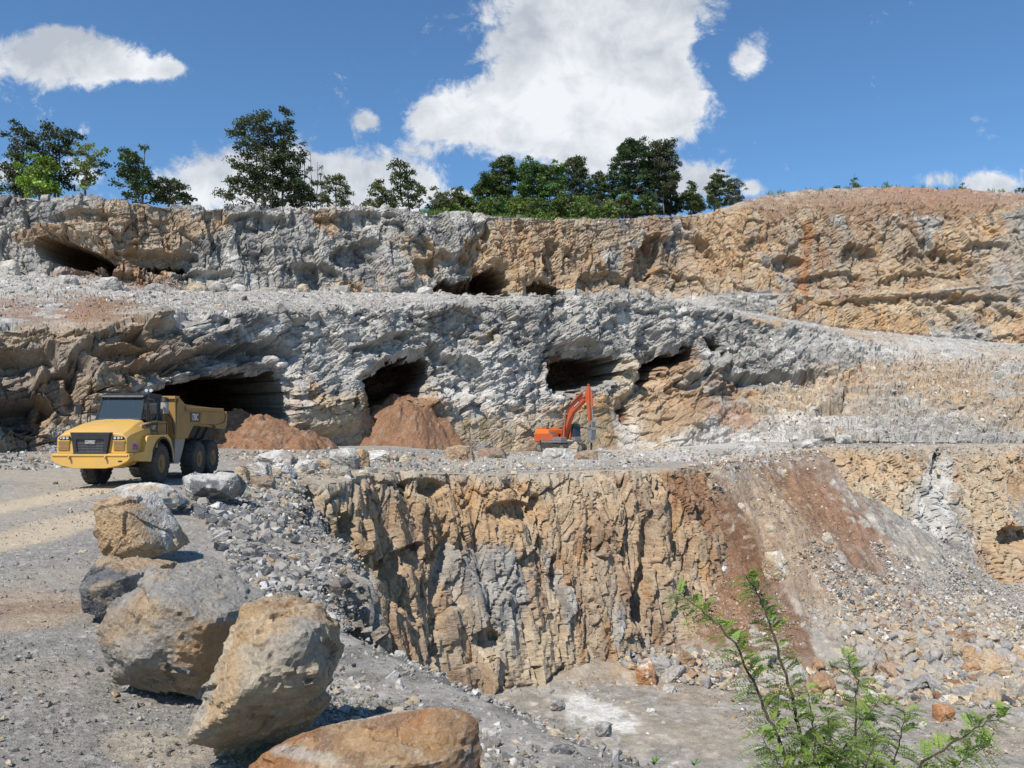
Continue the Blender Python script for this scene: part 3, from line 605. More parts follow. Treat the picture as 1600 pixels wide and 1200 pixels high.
# ------------------------------------------------------------------ pit floor with the tipped cones
ang = np.arctan((np.concatenate([np.arange(-600, 480, 20), np.arange(480, 1700, Q), np.arange(1700, 2700, 12)])-800)/F)
ys = np.unique(np.concatenate([np.arange(2, 30, 1.0), np.arange(30, 84, .055*Q), np.arange(84, 112, .4)]))
YY, AA = np.meshgrid(ys, ang, indexing='ij'); gx = (YY*np.tan(AA)).ravel(); gy = YY.ravel()
z = zP0(gx, gy); gp = np.stack([gx, gy, z], -1).astype(np.float32); gpx, gpy = proj(gp); sdp = SDF(gx, gy)
e1 = fbm(gp, .22, 4, 101); e2 = fbm(gp, 1.3, 4, 102); e3 = fbm(gp, 4, 3, 103)
k1, l1 = facet(gp, (.8, .8, .6), 104, 1.2); k2, l2 = facet(gp, (.35, .35, .3), 105, 1.2)
cz = z-FLOOR
rz = np.zeros(len(gx), np.float32)
for (x0, y0, rx, ry, rot, v) in [(1480,1010,160,90,15,1.),(1560,900,110,80,0,.7),(1260,900,60,90,50,.35),(1380,1000,110,90,35,.9),(1120,1040,150,36,8,.6),(820,1078,90,14,0,.8),(1250,1070,200,50,0,.5),(1150,760,160,40,40,.3)]:
    a = R(rot); dx = gpx-x0; dy = gpy-y0; u = (dx*math.cos(a)+dy*math.sin(a))/rx; v2 = (-dx*math.sin(a)+dy*math.cos(a))/ry
    rz = np.maximum(rz, v*(1-sst(.6, 1.15, np.hypot(u, v2)+e1*.4)))
gul = fbm(np.stack([gx*1.2-gy*.1, gy*.12, 0*gx], -1), 1, 3, 107)
z = z+.22*e1*(1-sst(8, 11, cz))+.05*e2+.02*e3+rz*.12*k1+.30*gul*sst(.5, 3, cz)*(1-sst(10.5, 12.2, cz))+.10*k1*sst(.5, 2, cz)*(1-sst(10, 12, cz))
z = np.where(sdp > -.5, np.minimum(z, zA0(gx, gy)-.45), np.where(sdp > -3, np.minimum(z, zA0(gx, gy)-.1+sdp*.1), z)); gp[:, 2] = z
cg = PAL['gray']*.98+(PAL['dust']-PAL['gray'])*sst(-.2, .5, e1+e2*.4)[:, None]*.7
cg = cg*(1+.18*e2+.15*e3)[:, None]+(PAL['light']*.9-cg)*(sst(.8, 1, l2)*.55)[:, None]
ZF = [(1190,850,150,200,40,'soil',.6),(1150,880,50,180,-36,'deep',.8),(1110,930,90,100,0,'soil',.8),(1200,920,26,190,-30,'deep',.9),(1140,800,24,120,-36,'deep',.9),(1100,1010,100,36,10,'deep',.6),(1250,800,30,110,-48,'tan',.7),(1330,840,36,190,-50,'soil',.8),(1230,860,40,150,-35,'tan',.6),
      (1420,970,30,110,-55,'soil',.75),(1380,1020,130,70,30,'dust',.5),(1450,930,100,26,38,'gray',.7),(1560,900,110,90,0,'gray',.9),(1540,1010,110,60,20,'beige',.45),(1500,1060,140,40,0,'dust',.6),
      (1010,1050,60,30,0,'tan',.6),(930,1050,80,20,0,'tan',.4),(1090,1090,70,14,0,'tan',.35),(945,1118,95,26,22,'white',1.),(945,1118,80,20,22,'white',1.),(1040,1140,60,18,20,'dust',.6),(1120,1150,70,40,0,'dust',.5),(1560,1150,110,30,0,'dust',.8),(1480,1110,150,20,0,'gray',.6),(820,1080,90,20,0,'gray',.5)]
cg = zone_apply(cg, gpx, gpy, ZF, e1*.9+e2*.6+gul*.5, l1)
cg = cg*(1+.22*e2+.22*(l1-.5)+.2*(l2-.5))[:, None]
rc = PAL['gray']*(.75+.7*l1[:, None])+(PAL['tan']-PAL['gray'])*(sst(.5, .9, l2)*.6)[:, None]
cg = cg*(1-rz[:, None]*.6)+rc*rz[:, None]*.6
tag(mesh_from('pit_floor', gp, grid_quads(*YY.shape), M_FLOOR, cg), kind='structure')
print('pit floor', len(gp))
# one sheet under everything, out to the horizon
me = bpy.data.meshes.new('ground'); s_ = 3000
me.from_pydata([(-s_,-s_,-16.5),(s_,-s_,-16.5),(s_,s_,-16.5),(-s_,s_,-16.5)], [], [(0,1,2,3)]); a = me.color_attributes.new('Col','FLOAT_COLOR','POINT')
for k in range(4): a.data[k].color = (.27,.26,.24,1)
me.materials.append(M_FLOOR); o = bpy.data.objects.new('ground', me); COL.objects.link(o); tag(o, kind='structure')
# ------------------------------------------------------------------ stones and boulders
def ico(sub):
    bm = bmesh.new(); bmesh.ops.create_icosphere(bm, subdivisions=sub, radius=1); bm.verts.ensure_lookup_table()
    v = np.array([x.co[:] for x in bm.verts], np.float32); f = np.array([[x.index for x in t.verts] for t in bm.faces], np.int32); bm.free(); return v, f
ICO = {k: ico(k) for k in (1, 2, 3, 4, 5, 6)}
def hull_planes(pts):
    bm = bmesh.new()
    for q in pts: bm.verts.new(q)
    r = bmesh.ops.convex_hull(bm, input=bm.verts); bm.normal_update()
    n = []; d = []
    for f in bm.faces:
        if f.calc_area() < 1e-7: continue
        nn = f.normal; dd_ = nn.dot(f.verts[0].co)
        if dd_ < 0: nn = -nn; dd_ = -dd_
        n.append(nn[:]); d.append(max(dd_, 1e-3))
    bm.free(); return np.array(n, np.float32), np.array(d, np.float32)
def hull_mesh(pts, sub, pw=90, cuts=9):
    """dense star shaped mesh of the hull of pts (about the origin), corners slightly worn"""
    V, Fc = ICO[sub]; n, d = hull_planes(pts); rc_ = np.random.default_rng(len(pts)*7+sub+int(abs(pts[0][0])*1e4) % 997); A_ = np.array(pts, np.float32)
    cn = rc_.normal(size=(cuts, 3)); cn /= np.maximum(np.linalg.norm(cn, axis=1, keepdims=True), 1e-6); cd = (A_ @ cn.T).max(0)*rc_.uniform(.80, .94, cuts); n = np.concatenate([n, cn]).astype(np.float32); d = np.concatenate([d, cd]).astype(np.float32)
    k = np.maximum(V @ n.T, 0)/d; mx = k.max(1); r = 1/(mx*((k/mx[:, None])**pw).sum(1)**(1/pw))
    return V*r[:, None], Fc
def rough(co, size, seed, amp=1.0):
    d = co/np.maximum(np.linalg.norm(co, axis=1, keepdims=True), 1e-6)
    s = size; q = co+np.stack([fbm(co, 2/s, 3, seed+k) for k in range(3)], -1)*s*.035
    rm = rotm('X', seed*37 % 180) @ rotm('Z', seed*61 % 180)
    f1, i1 = facet(q, (.55*s, .42*s, .26*s), seed+5, .8, rm, .85); fb, ibb = facet(q, (.6*s, .5*s, .045*s), seed+15, .25, rm, .9); f2, i2 = facet(q, (.16*s, .12*s, .07*s), seed+6, .8, rm, .8); f3, i3 = facet(q, (.06*s, .05*s, .035*s), seed+7, 1, rm)
    D = s*amp*(.036*f1+.015*f2+.0055*f3+.011*fb+.008*fbm(co, 3/s, 2, seed+8)-.012*(1-sst(0, .05, EDGE))*0)
    return co+d*D[:, None], i1, i2, i3
def boulder(label, pts, sub, cols, seed, group=None, amp=1.0, name='boulder', cat='boulder', zones=None, mat=None, cuts=5):
    """pts: world points of its corners. The object stands at the middle of its foot."""
    pts = np.array(pts, np.float32); c = pts.mean(0); size = float(np.mean(pts.max(0)-pts.min(0)))
    co, Fc = hull_mesh([tuple(x) for x in pts-c], sub, cuts=cuts); co, i1, i2, i3 = rough(co, size, seed, amp)
    n1 = fbm(co, 1.6/size, 4, seed+20); n2 = fbm(co, 6/size, 4, seed+21); n3 = fbm(co*np.array([1, 1, 3], np.float32), 9/size, 3, seed+22)
    A_, B_, C_ = (PAL[k] for k in cols)
    t = sst(-.12, .22, n1+(i1-.5)*.5); colr = A_*(1-t[:, None])+B_*t[:, None]
    t = sst(.12, .4, n2+(i2-.5)*.5+n1*.3)*.75; colr = colr*(1-t[:, None])+C_*t[:, None]
    colr = colr*(1+.22*n3+.18*(i3-.5))[:, None]
    if zones: 
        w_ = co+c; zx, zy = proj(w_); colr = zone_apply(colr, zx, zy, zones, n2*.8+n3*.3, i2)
    foot = np.array([c[0], c[1], (co[:, 2]+c[2]).min()]); co = co+(c-foot)
    o = mesh_from(name, co, np.zeros((0, 4), np.int32), mat or M_BOULDER, colr, tris=Fc); o.location = foot
    return tag(o, label, cat, group)
def sil(outline, Y, back, front=(), shrink=.8, lean=0):
    outline = [(q[0], q[1], q[2] if len(q) > 2 else 0) for q in outline]; pts = [P(x, y, Y+d) for x, y, d in outline]; cx = sum(q[0] for q in outline)/len(outline); cy = sum(q[1] for q in outline)/len(outline)
    for x, y, d_ in outline:
        if y < cy: pts.append(P(cx+(x-cx)*shrink, max(cy+(y-cy)*shrink, y+3) if y < cy else cy, Y+back))
        else: pts.append(P(cx+(x-cx)*shrink, y, Y)+Vector((0, back*.8, 0)))
    for x, y, d in front: pts.append(P(x, y, Y-d))
    return [tuple(q) for q in pts]
def fore(label, outline, Y, back, front, cols, seed, sub=6, zones=None, amp=1.0, shrink=.85, group=None):
    return boulder(label, sil(outline, Y, back, front, shrink), sub, cols, seed, group, amp, zones=zones, cuts=0)
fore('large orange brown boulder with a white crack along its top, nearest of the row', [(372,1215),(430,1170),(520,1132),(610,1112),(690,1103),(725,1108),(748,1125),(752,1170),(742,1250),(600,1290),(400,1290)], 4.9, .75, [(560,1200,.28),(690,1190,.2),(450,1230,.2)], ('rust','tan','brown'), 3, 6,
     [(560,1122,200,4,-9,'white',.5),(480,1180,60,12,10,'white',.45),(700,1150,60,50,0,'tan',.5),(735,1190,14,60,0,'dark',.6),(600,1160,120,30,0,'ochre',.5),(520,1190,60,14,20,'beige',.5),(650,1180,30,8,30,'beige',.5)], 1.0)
fore('tall cream and ochre boulder with a dark undercut face, leaning beside the road edge', [(378,942,.1),(440,929,.35),(502,937,.4),(530,975,.3),(520,1062,.4),(482,1140,.7),(362,1190,.4),(290,1162,-.1),(318,1080,-.12)], 6.2, .75, [(478,985,.34),(382,1085,.46),(502,1050,.28),(332,1135,.25)], ('beige','tan','gray'), 14, 6,
     [(420,970,70,40,0,'ochre',.45),(350,1080,20,80,20,'ochre',.55),(470,1010,50,40,0,'gray',.7),(430,1040,60,36,-20,'dust',.5),(400,1140,90,40,-10,'tan',.6)], 1.35)
fore('broad grey and rust boulder with a flat grey top, second of the big pair', [(152,1000),(168,956),(235,895,.4),(345,885,.8),(418,925,.5),(408,960,.3),(330,1076,.1),(312,1089,.05),(250,1078,.3),(168,1064,.2)], 7.5, 1.1, [(262,942,.38),(325,975,.42),(212,1030,.35),(300,1050,.25)], ('gray','taupe','tan'), 25, 6,
     [(300,915,120,30,0,'gray',.8),(215,975,46,34,-20,'tan',.45),(260,1000,60,40,0,'gray',.6),(330,1020,50,60,-10,'ochre',.75),(190,1030,40,30,0,'gray',.5)], 1.1)
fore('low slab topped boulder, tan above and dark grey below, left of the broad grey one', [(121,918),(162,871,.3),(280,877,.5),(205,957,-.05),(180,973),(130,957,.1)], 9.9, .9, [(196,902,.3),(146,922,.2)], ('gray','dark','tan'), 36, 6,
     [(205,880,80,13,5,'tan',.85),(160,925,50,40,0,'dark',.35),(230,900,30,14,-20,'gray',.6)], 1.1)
fore('upright boulder, orange brown in front with a white streaked grey back', [(145,785),(205,767,.2),(242,765,.5),(277,818,.5),(278,857,.4),(238,871,.1),(165,873),(150,835)], 14.6, 1.0, [(192,802,.3),(226,850,.3)], ('tan','tan','brown'), 47, 6,
     [(195,825,50,42,10,'tan',.8),(175,840,30,40,0,'ochre',.4),(252,815,28,46,-10,'gray',.9),(225,775,50,14,15,'light',.8),(262,820,14,40,0,'light',.6)], 1.0)
fore('rounded pale grey boulder just behind the upright orange one', [(177,765),(200,756),(235,752),(265,758),(278,772),(282,790),(262,797),(215,797),(185,785)], 22.3, 1.4, [(230,775,.5),(250,785,.4)], ('light','gray','tan'), 58, 5)
fore('squat grey block with a pale top near the truck rear wheels', [(286,745),(300,739),(345,737),(370,740),(373,762),(360,780),(330,786),(295,782),(288,765)], 26.2, 1.6, [(320,760,.7),(345,765,.6),(305,770,.5)], ('gray','dark','light'), 69, 6, [(330,742,50,8,0,'light',.8)])
def block(label, x0, y0, x1, y1, Y, cols, seed, sub=4, depth=None, group=None, fn=None, pts=12, amp=1.0, name='boulder', cat='boulder', sink=.12):
    """an irregular block filling the given box at depth Y"""
    rr = random.Random(seed); a = P(x0, y1, Y); b = P(x1, y0, Y); wd = b.x-a.x; ht = b.z-a.z; dp = depth or (wd+ht)*.45; c = (a+b)/2
    q = []
    for sx in (-1, 1):
        for sy in (-1, 1):
            for sz in (-1, 1):
                q.append((c.x+sx*wd*.5*rr.uniform(.4 if sz > 0 else .72, 1), c.y+dp*.5+sy*dp*.5*rr.uniform(.45, 1), c.z+(sz*ht*.5*rr.uniform(.25 if sz > 0 else .8, 1))-(ht*sink if sz < 0 else 0)))
    q += [(a.x, c.y+dp*rr.uniform(.2, .8), c.z+ht*rr.uniform(-.3, .2)), (b.x, c.y+dp*rr.uniform(.2, .8), c.z+ht*rr.uniform(-.3, .2)), (c.x+wd*rr.uniform(-.3, .3), c.y+dp*.4, b.z), (c.x+wd*rr.uniform(-.2, .2), c.y-dp*.05, c.z)]
    return boulder(label, q, sub, cols, seed, group, amp, name=name, cat=cat)
def onA(x0, y0, x1, y1): return hitA((x0+x1)/2, y1-1).y
BK = [
 ('large grey slab with a tan flank leaning behind the truck', 383,702,462,730, ('light','gray','tan')),
 ('grey angular boulder at the front left of the rock cluster behind the truck', 378,721,420,747, ('gray','light','gray')),
 ('grey boulder with a brown broken face in the middle of the rock cluster', 416,723,458,748, ('light','tan','gray')),
 ('flat reddish slab with a dark underside in front of the rock cluster', 386,744,426,766, ('taupe','gray','red')),
 ('small tan block between the squat grey block and the rock cluster', 360,730,386,752, ('tan','beige','dust')),
 ('pale grey boulder right of the leaning grey slab', 456,716,494,736, ('light','gray','light')),
 ('small pinkish brown boulder in the gap of the rock cluster', 490,718,516,735, ('tan','brown','beige')),
 ('wide grey boulder on the pit edge, right part of the rock cluster', 508,701,560,734, ('gray','light','gray')),
 ('round tan boulder at the right of the rock cluster', 540,703,576,730, ('tan','ochre','beige')),
 ('white and pink boulder with a dark hollow, far right of the cluster', 566,703,610,723, ('white','beige','white')),
 ('low grey boulder on the brown dust at the edge of the pit', 512,728,550,746, ('gray','dust','gray')),
 ('small cream block alone on the far pit edge', 623,710,641,724, ('beige','white','tan')),
 ('pinkish boulder on the far pit edge left of the excavator', 692,697,742,721, ('beige','tan','red')),
 ('dark reddish boulder right beside the pinkish one on the edge', 745,700,792,717, ('taupe','dark','red')),
 ('tan and cream boulder standing in front of the excavator', 862,686,906,708, ('beige','ochre','light')),
 ('grey slab lying before the excavator tracks', 845,700,900,718, ('gray','light','gray')),
 ('brown boulder at the foot of the excavator hammer', 898,703,936,719, ('taupe','brown','tan')),
 ('flat grey slab at the left of the slabs on the right bench', 1108,702,1144,713, ('gray','dark','gray')),
 ('triangular pale slab second on the right bench', 1165,694,1202,707, ('light','gray','light')),
 ('long low pair-like grey slab in the middle of the right bench', 1243,686,1290,702, ('gray','light','gray')),
 ('small dark slab behind the block on the right bench', 1280,678,1309,688, ('gray','dark','tan')),
 ('rectangular grey block standing at the right end of the bench slabs', 1307,679,1339,692, ('gray','light','gray')),
]
for k, (lb, x0, y0, x1, y1, cols) in enumerate(BK):
    block(lb, x0, y0, x1, y1, min(onA(x0, y0, x1, y1), 94), cols, 200+k*7, 5 if x1-x0 > 30 else 4, amp=1.3)
def wall_pt(px_, py_):
    i = int(np.argmin(np.abs(ux-px_))); _, yy = proj(WALLQ[:, i]); k = np.argmin(np.abs(yy-py_)+(WALLQ[:, i, 1] > 400)*1e3); return WALLQ[k, i]
BU = [('rounded cream boulder at the far left end of the upper bench',-6,402,23,428,('beige','light','tan')),
 ('small grey stone on the upper bench below the left cave mouth',90,428,117,442,('gray','light','gray')),
 ('pale grey pointed boulder on the upper bench, second from the left',150,431,185,450,('light','gray','light')),
 ('grey boulder on the upper bench left of the square tan block',222,441,252,454,('gray','light','gray')),
 ('square tan block on the upper bench',284,440,322,457,('tan','beige','gray')),
 ('dark grey block directly right of the square tan one',331,442,353,455,('gray','dark','gray')),
 ('pale triangular boulder on the upper bench',355,442,383,456,('light','gray','light')),
 ('low grey slab on the upper bench',403,447,436,456,('gray','tan','gray')),
 ('cream boulder on the upper bench right of the low slab',459,442,482,456,('beige','tan','light')),
 ('grey boulder on the upper bench near a fissure',514,444,544,457,('gray','light','gray')),
 ('small grey block between two others on the upper bench',560,447,584,458,('gray','tan','gray')),
 ('greyish block on the upper bench left of the double cave',650,446,676,458,('gray','light','tan'))]
for k, (lb, x0, y0, x1, y1, cols) in enumerate(BU):
    w_ = wall_pt((x0+x1)/2, y1-1); block(lb, x0, y0, x1, y1+2, float(w_[1])-.9, cols, 400+k*5, 4, amp=1.3)
CB = [('grey stone on the quarry top below the tall pine clump',372,316,392,324),('pale stone on the quarry top under the bare trunk',433,318,450,324),('grey stone on the quarry top right of the thin saplings',500,319,515,325),
      ('rounded pale stone on the quarry top near the leaning tree',568,318,588,327),('pale block on the quarry top beneath the leaning tree',620,318,640,328),('white stone on the quarry top beside the grass',685,330,700,336),
      ('large grey stone on the quarry top in the grass strip',717,329,741,338),('small dark stone on the quarry top at the wood edge',806,335,818,343)]
for k, (lb, x0, y0, x1, y1) in enumerate(CB):
    q = crest((x0+x1)/2, 1.5); w_ = (x1-x0)/F*q.y; h_ = w_*random.Random(k).uniform(.4, .6)
    o = block(lb, x0, y0, x1, y1, q.y, ('light','gray','beige') if k != 7 else ('dark','gray','dark'), 500+k*3, 3, amp=1.2); o.location.z += q.z-o.location.z-.1
PB = [('huge cream boulder resting halfway down the brown dirt slope',1199,862,1247,912,('beige','tan','white'),0),
 ('orange boulder with a white face alone on the pit floor',994,1036,1028,1073,('tan','rust','white'),0),
 ('biggest tan block at the right of the rubble fan',1530,1027,1589,1064,('tan','beige','ochre'),0),
 ('orange brown block leaning on the biggest tan block',1507,1010,1534,1042,('tan','rust','ochre'),0),
 ('rusty orange stone lying apart below the rubble fan',1465,1105,1497,1129,('rust','tan','rust'),0),
 ('pale flat boulder in the upper part of the rubble fan',1514,930,1545,952,('light','beige','gray'),0),
 ('cream stone stuck in the upper middle of the dirt slope',1196,820,1216,836,('beige','light','tan'),0),
 ('elongated cream stone on the right flank of the dirt slope',1287,832,1303,850,('beige','light','tan'),0),
 ('cream slab high on the dirt slope near the bench',1150,786,1165,800,('beige','light','tan'),0),
 ('pale stone in the middle of the dark brown dirt',1120,886,1140,898,('light','white','gray'),0),
 ('grey stone on the dark dirt behind the shrub tip',1196,964,1216,977,('light','gray','white'),0),
 ('dark grey slab at the head of the coarse rubble',1347,920,1372,936,('gray','dark','gray'),0),
 ('tan boulder at the lower right corner of the rubble fan',1578,1062,1606,1096,('tan','gray','beige'),0),
 ('grey stone beside the orange boulder on the pit floor',1036,1072,1058,1086,('gray','light','gray'),0),
 ('brown grey block above the biggest tan block',1494,988,1530,1014,('brown','tan','gray'),0),
 ('pale cube shaped stone on the open pit floor near the shrub',1010,1108,1026,1117,('light','white','gray'),0),
 ('small cream block at the foot of the rubble left of the rusty stone',1438,1128,1452,1137,('beige','light','gray'),0)]
for k, (lb, x0, y0, x1, y1, cols, _) in enumerate(PB):
    block(lb, x0, y0, x1, y1, hitP((x0+x1)/2, y1-2).y, cols, 600+k*9, 5 if x1-x0 > 30 else 4, amp=1.3, sink=.1)
# near rim stones that one can point at
NS = [('white topped flat stone on the near slope below the cliff',615,1018,634,1031),('cream stone with a shaded right side near the orange boulder',752,1140,780,1158),('dark flat slab at the bottom of the near slope',856,1168,905,1190),
      ('pale stone behind the nearest orange boulder',757,1122,776,1132),('low grey slab at the lip of the near slope',858,1096,884,1110),('small orange stone in the dark rubble by the pit',414,872,430,884),('small red stone in the dark rubble by the pit',442,892,456,902),
      ('flat grey stone with a light edge on the near slope',583,1035,604,1045),('grey lump at the right end of the near slope lip',930,1132,958,1150)]
for k, (lb, x0, y0, x1, y1) in enumerate(NS):
    cols = [('light','white','gray'),('white','light','beige'),('dark','gray','gray'),('light','white','gray'),('gray','light','gray'),('rust','tan','ochre'),('red','rust','tan'),('gray','light','gray'),('gray','light','gray')][k]
    block(lb, x0, y0, x1, y1, hitA((x0+x1)/2, y1-1).y, cols, 800+k*4, 4, amp=1.2, name='stone', cat='stone', sink=.25)
# ---- loose stones: shared shapes
def rnd_hull(rr, fl=.7):
    q = [Vector((rr.gauss(0, 1), rr.gauss(0, 1), rr.gauss(0, 1))).normalized() for _ in range(rr.randint(9, 14))]
    sx, sy, sz = rr.uniform(.75, 1.15), rr.uniform(.6, 1), rr.uniform(.4, .8)*fl/.7
    return [(v.x*sx*.5, v.y*sy*.5, v.z*sz*.5) for v in q]
PROTO = []
for k in range(14):
    rr = random.Random(900+k); co, Fc = hull_mesh(rnd_hull(rr), 4, 40); co, *_ = rough(co, 1.0, 900+k, 1.3)
    me = mesh_from('rock', co, np.zeros((0, 4), np.int32), M_STONE, None, tris=Fc); PROTO.append(me.data); bpy.data.objects.remove(me)
LOWP = []
for k in range(24):
    rr = random.Random(1900+k); bm = bmesh.new(); [bm.verts.new(q) for q in rnd_hull(rr)]; bmesh.ops.convex_hull(bm, input=bm.verts); bmesh.ops.triangulate(bm, faces=bm.faces)
    for v in [v for v in bm.verts if not v.link_faces]: bm.verts.remove(v)
    bm.verts.index_update(); LOWP.append((np.array([v.co[:] for v in bm.verts], np.float32), np.array([[v.index for v in f.verts] for f in bm.faces], np.int32))); bm.free()
def rand_rot(n, rng):
    q = rng.normal(size=(n, 4)); q /= np.linalg.norm(q, axis=1, keepdims=True); a, b, c, d = q.T
    return np.stack([1-2*(c*c+d*d), 2*(b*c-a*d), 2*(b*d+a*c), 2*(b*c+a*d), 1-2*(b*b+d*d), 2*(c*d-a*b), 2*(b*d-a*c), 2*(c*d+a*b), 1-2*(b*b+c*c)], -1).reshape(n, 3, 3).astype(np.float32)
def tilt_rot(n, rng, tilt=.35):
    a = rng.uniform(0, 6.283, n); t = rng.normal(0, tilt, n); b = rng.uniform(0, 6.283, n)
    ca, sa, ct, st_, cb, sb = np.cos(a), np.sin(a), np.cos(t), np.sin(t), np.cos(b), np.sin(b); o = 0*a; i = o+1
    Z = np.stack([ca, -sa, o, sa, ca, o, o, o, i], -1).reshape(n, 3, 3); X = np.stack([i, o, o, o, ct, -st_, o, st_, ct], -1).reshape(n, 3, 3); Z2 = np.stack([cb, -sb, o, sb, cb, o, o, o, i], -1).reshape(n, 3, 3)
    return (Z2 @ X @ Z).astype(np.float32)
def stones(name, pos, size, cols, label, rng, cat='rubble', tilt=.4, mat=None):
    """many small stones nobody could count, as one mesh"""
    n = len(pos); which = rng.integers(0, len(LOWP), n); Rm = tilt_rot(n, rng, tilt); cs = []; fs = []; cc = []; off = 0
    sc = size[:, None]*rng.uniform(.75, 1.25, (n, 3))
    for k, (v, f) in enumerate(LOWP):
        m = np.where(which == k)[0]
        if not len(m): continue
        w_ = np.einsum('nij,nvj->nvi', Rm[m], v[None]*sc[m][:, None, :])+pos[m][:, None, :]
        cs.append(w_.reshape(-1, 3)); fs.append((f[None]+(np.arange(len(m))*len(v))[:, None, None]+off).reshape(-1, 3)); off += len(m)*len(v)
        cc.append(np.repeat(cols[m], len(v), 0))
    o = mesh_from(name, np.concatenate(cs), np.zeros((0, 4), np.int32), mat or M_STUFF, np.concatenate(cc), tris=np.concatenate(fs))
    return tag(o, label, cat, kind='stuff')
def stone_cols(n, rng, wts):
    ks = list(wts); pr = np.array([wts[k] for k in ks], float); pr /= pr.sum(); ch = rng.choice(len(ks), n, p=pr); base = np.array([PAL[k] for k in ks])[ch]
    return base*rng.uniform(.72, 1.25, (n, 1))
def sizes(n, rng, a, b, k=2.2): return a*(1-rng.random(n)*(1-(a/b)**k))**(-1/k)
def cast_px(n, rng, fn, zones, y0, y1, tol=None):
    """points on a ground, drawn evenly over the picture areas given (centre, radii, tilt)"""
    xs, ys_ = [], []; ar = np.array([z[2]*z[3] for z in zones], float); ar = ar*np.array([z[5] for z in zones]); ar /= ar.sum(); ch = rng.choice(len(zones), n, p=ar)
    Z = np.array([z[:5] for z in zones], float)[ch]; r = np.sqrt(rng.random(n))*1.05; a = rng.uniform(0, 6.283, n); u = r*np.cos(a)*Z[:, 2]; v = r*np.sin(a)*Z[:, 3]; t = np.radians(Z[:, 4])
    px_ = Z[:, 0]+u*np.cos(t)-v*np.sin(t); py_ = Z[:, 1]+u*np.sin(t)+v*np.cos(t)
    cx = (px_-800)/F; cy = (600-py_)/F; dy = math.cos(TH)-cy*math.sin(TH); dz = math.sin(TH)+cy*math.cos(TH)
    lo = np.full(n, y0, float); hi = np.full(n, y1, float)
    Ys = np.geomspace(y0, y1, 180); done = np.zeros(n, bool); res = np.full(n, np.nan); prev = np.full(n, y0)
    for Y in Ys:
        g = fn(cx/dy*Y, np.full(n, Y)); hit = (~done) & (H+dz/dy*Y < g); lo[hit] = prev[hit]; hi[hit] = Y; res[hit] = Y; done |= hit; prev[:] = Y
    for _ in range(8):
        mid = (lo+hi)/2; g = fn(cx/dy*mid, mid); b_ = (H+dz/dy*mid) < g; hi = np.where(b_, mid, hi); lo = np.where(b_, lo, mid)
    ok = done & (res > y0*1.01); Y = hi[ok]; x = (cx/dy)[ok]*Y; return np.stack([x, Y, fn(x, Y)], -1)
rg = np.random.default_rng(5)
zAs = lambda x, y: zA0(x, y)-.35*sst(1.6, 0, np.abs(0*x+9))
def outside(p, m=.25):
    s = SDF(p[:, 0], p[:, 1]); d = np.abs(s); k = s > m; q = p[k]; q[:, 2] = zA(q[:, 0], q[:, 1], d[k]); return q
# gravel strewn over the haul road
g = outside(cast_px(20000, rg, zA0, [(400,1000,520,260,0,.55),(120,950,320,260,0,.35),(750,1150,300,120,0,2.6),(330,820,260,60,10,1.2)], 4.5, 60)); d = np.hypot(g[:, 0], g[:, 1])
s = sizes(len(g), rg, .010, .09)*(.5+d/11); stones('gravel', g, s, stone_cols(len(g), rg, dict(gray=6, light=1.3, dark=1.4, tan=1, beige=.8)), 'loose grey gravel scattered over the haul road', rg, 'gravel')
# dark rubble that spills from the road edge towards the pit
g = outside(cast_px(12000, rg, zA0, [(400,850,80,34,35,1),(460,905,46,60,15,1),(340,795,70,14,10,.6),(430,785,90,18,0,.5)], 9, 60), .05); d = np.hypot(g[:, 0], g[:, 1])
s = sizes(len(g), rg, .07, .55, 1.9)*np.clip(d/20, .6, 1.2); g[:, 2] += s*.12; stones('edge_rubble', g, s, stone_cols(len(g), rg, dict(gray=6, light=1.6, dark=2, tan=.35)), 'dark grey broken rubble along the pit edge beside the road', rg, tilt=.8)
# stones caught on the upper part of the pit walls and on the slope next to the camera
_px, _py = proj(PITQ); m_ = np.where((PITT < .30) & (PITQ[:, 1] > 12) & (PITQ[:, 1] < 40) & (_px > 300) & (_px < 560))[0]
wt_ = (1-PITT[m_]/.30)**1.5*np.where(_py[m_] > 745, 1, .3); g = PITQ[rg.choice(m_, 11000, p=wt_/wt_.sum())]; g = g+rg.normal(0, .12, g.shape)*np.array([1, 1, .4]); s = sizes(len(g), rg, .06, .5, 1.9)*np.clip(g[:, 1]/20, .6, 1.2)
stones('wall_rubble', g, s, stone_cols(len(g), rg, dict(gray=6, light=1.4, dark=2, tan=1.)), 'grey rubble sliding over the lip of the pit beside the road', rg, tilt=.8)
m_ = np.where((PITT < .35) & (PITQ[:, 1] < 14) & (PITQ[:, 1] > 5) & (_px > 480) & (_px < 1100) & (_py < 1230))[0]
g = PITQ[rg.choice(m_, 16000)]; g = g+rg.normal(0, .04, g.shape)*np.array([1, 1, .3]); s = sizes(len(g), rg, .02, .26, 1.7)
stones('slope_rubble', g, s, stone_cols(len(g), rg, dict(gray=6, light=3, dark=1.2, beige=.8)), 'grey shards on the slope that drops into the pit near the camera', rg, tilt=.35)
# coarse shards on the near slope
g = outside(cast_px(9000, rg, zA0, [(680,1100,200,80,15,1),(860,1165,150,60,15,1)], 5, 14), -.1); s = sizes(len(g), rg, .02, .17, 1.8); g[:, 2] += s*.1
stones('slope_shards', g, s, stone_cols(len(g), rg, dict(gray=6, light=3, dark=1.2, beige=.8)), 'flat grey shards covering the near slope above the pit', rg, tilt=.3)
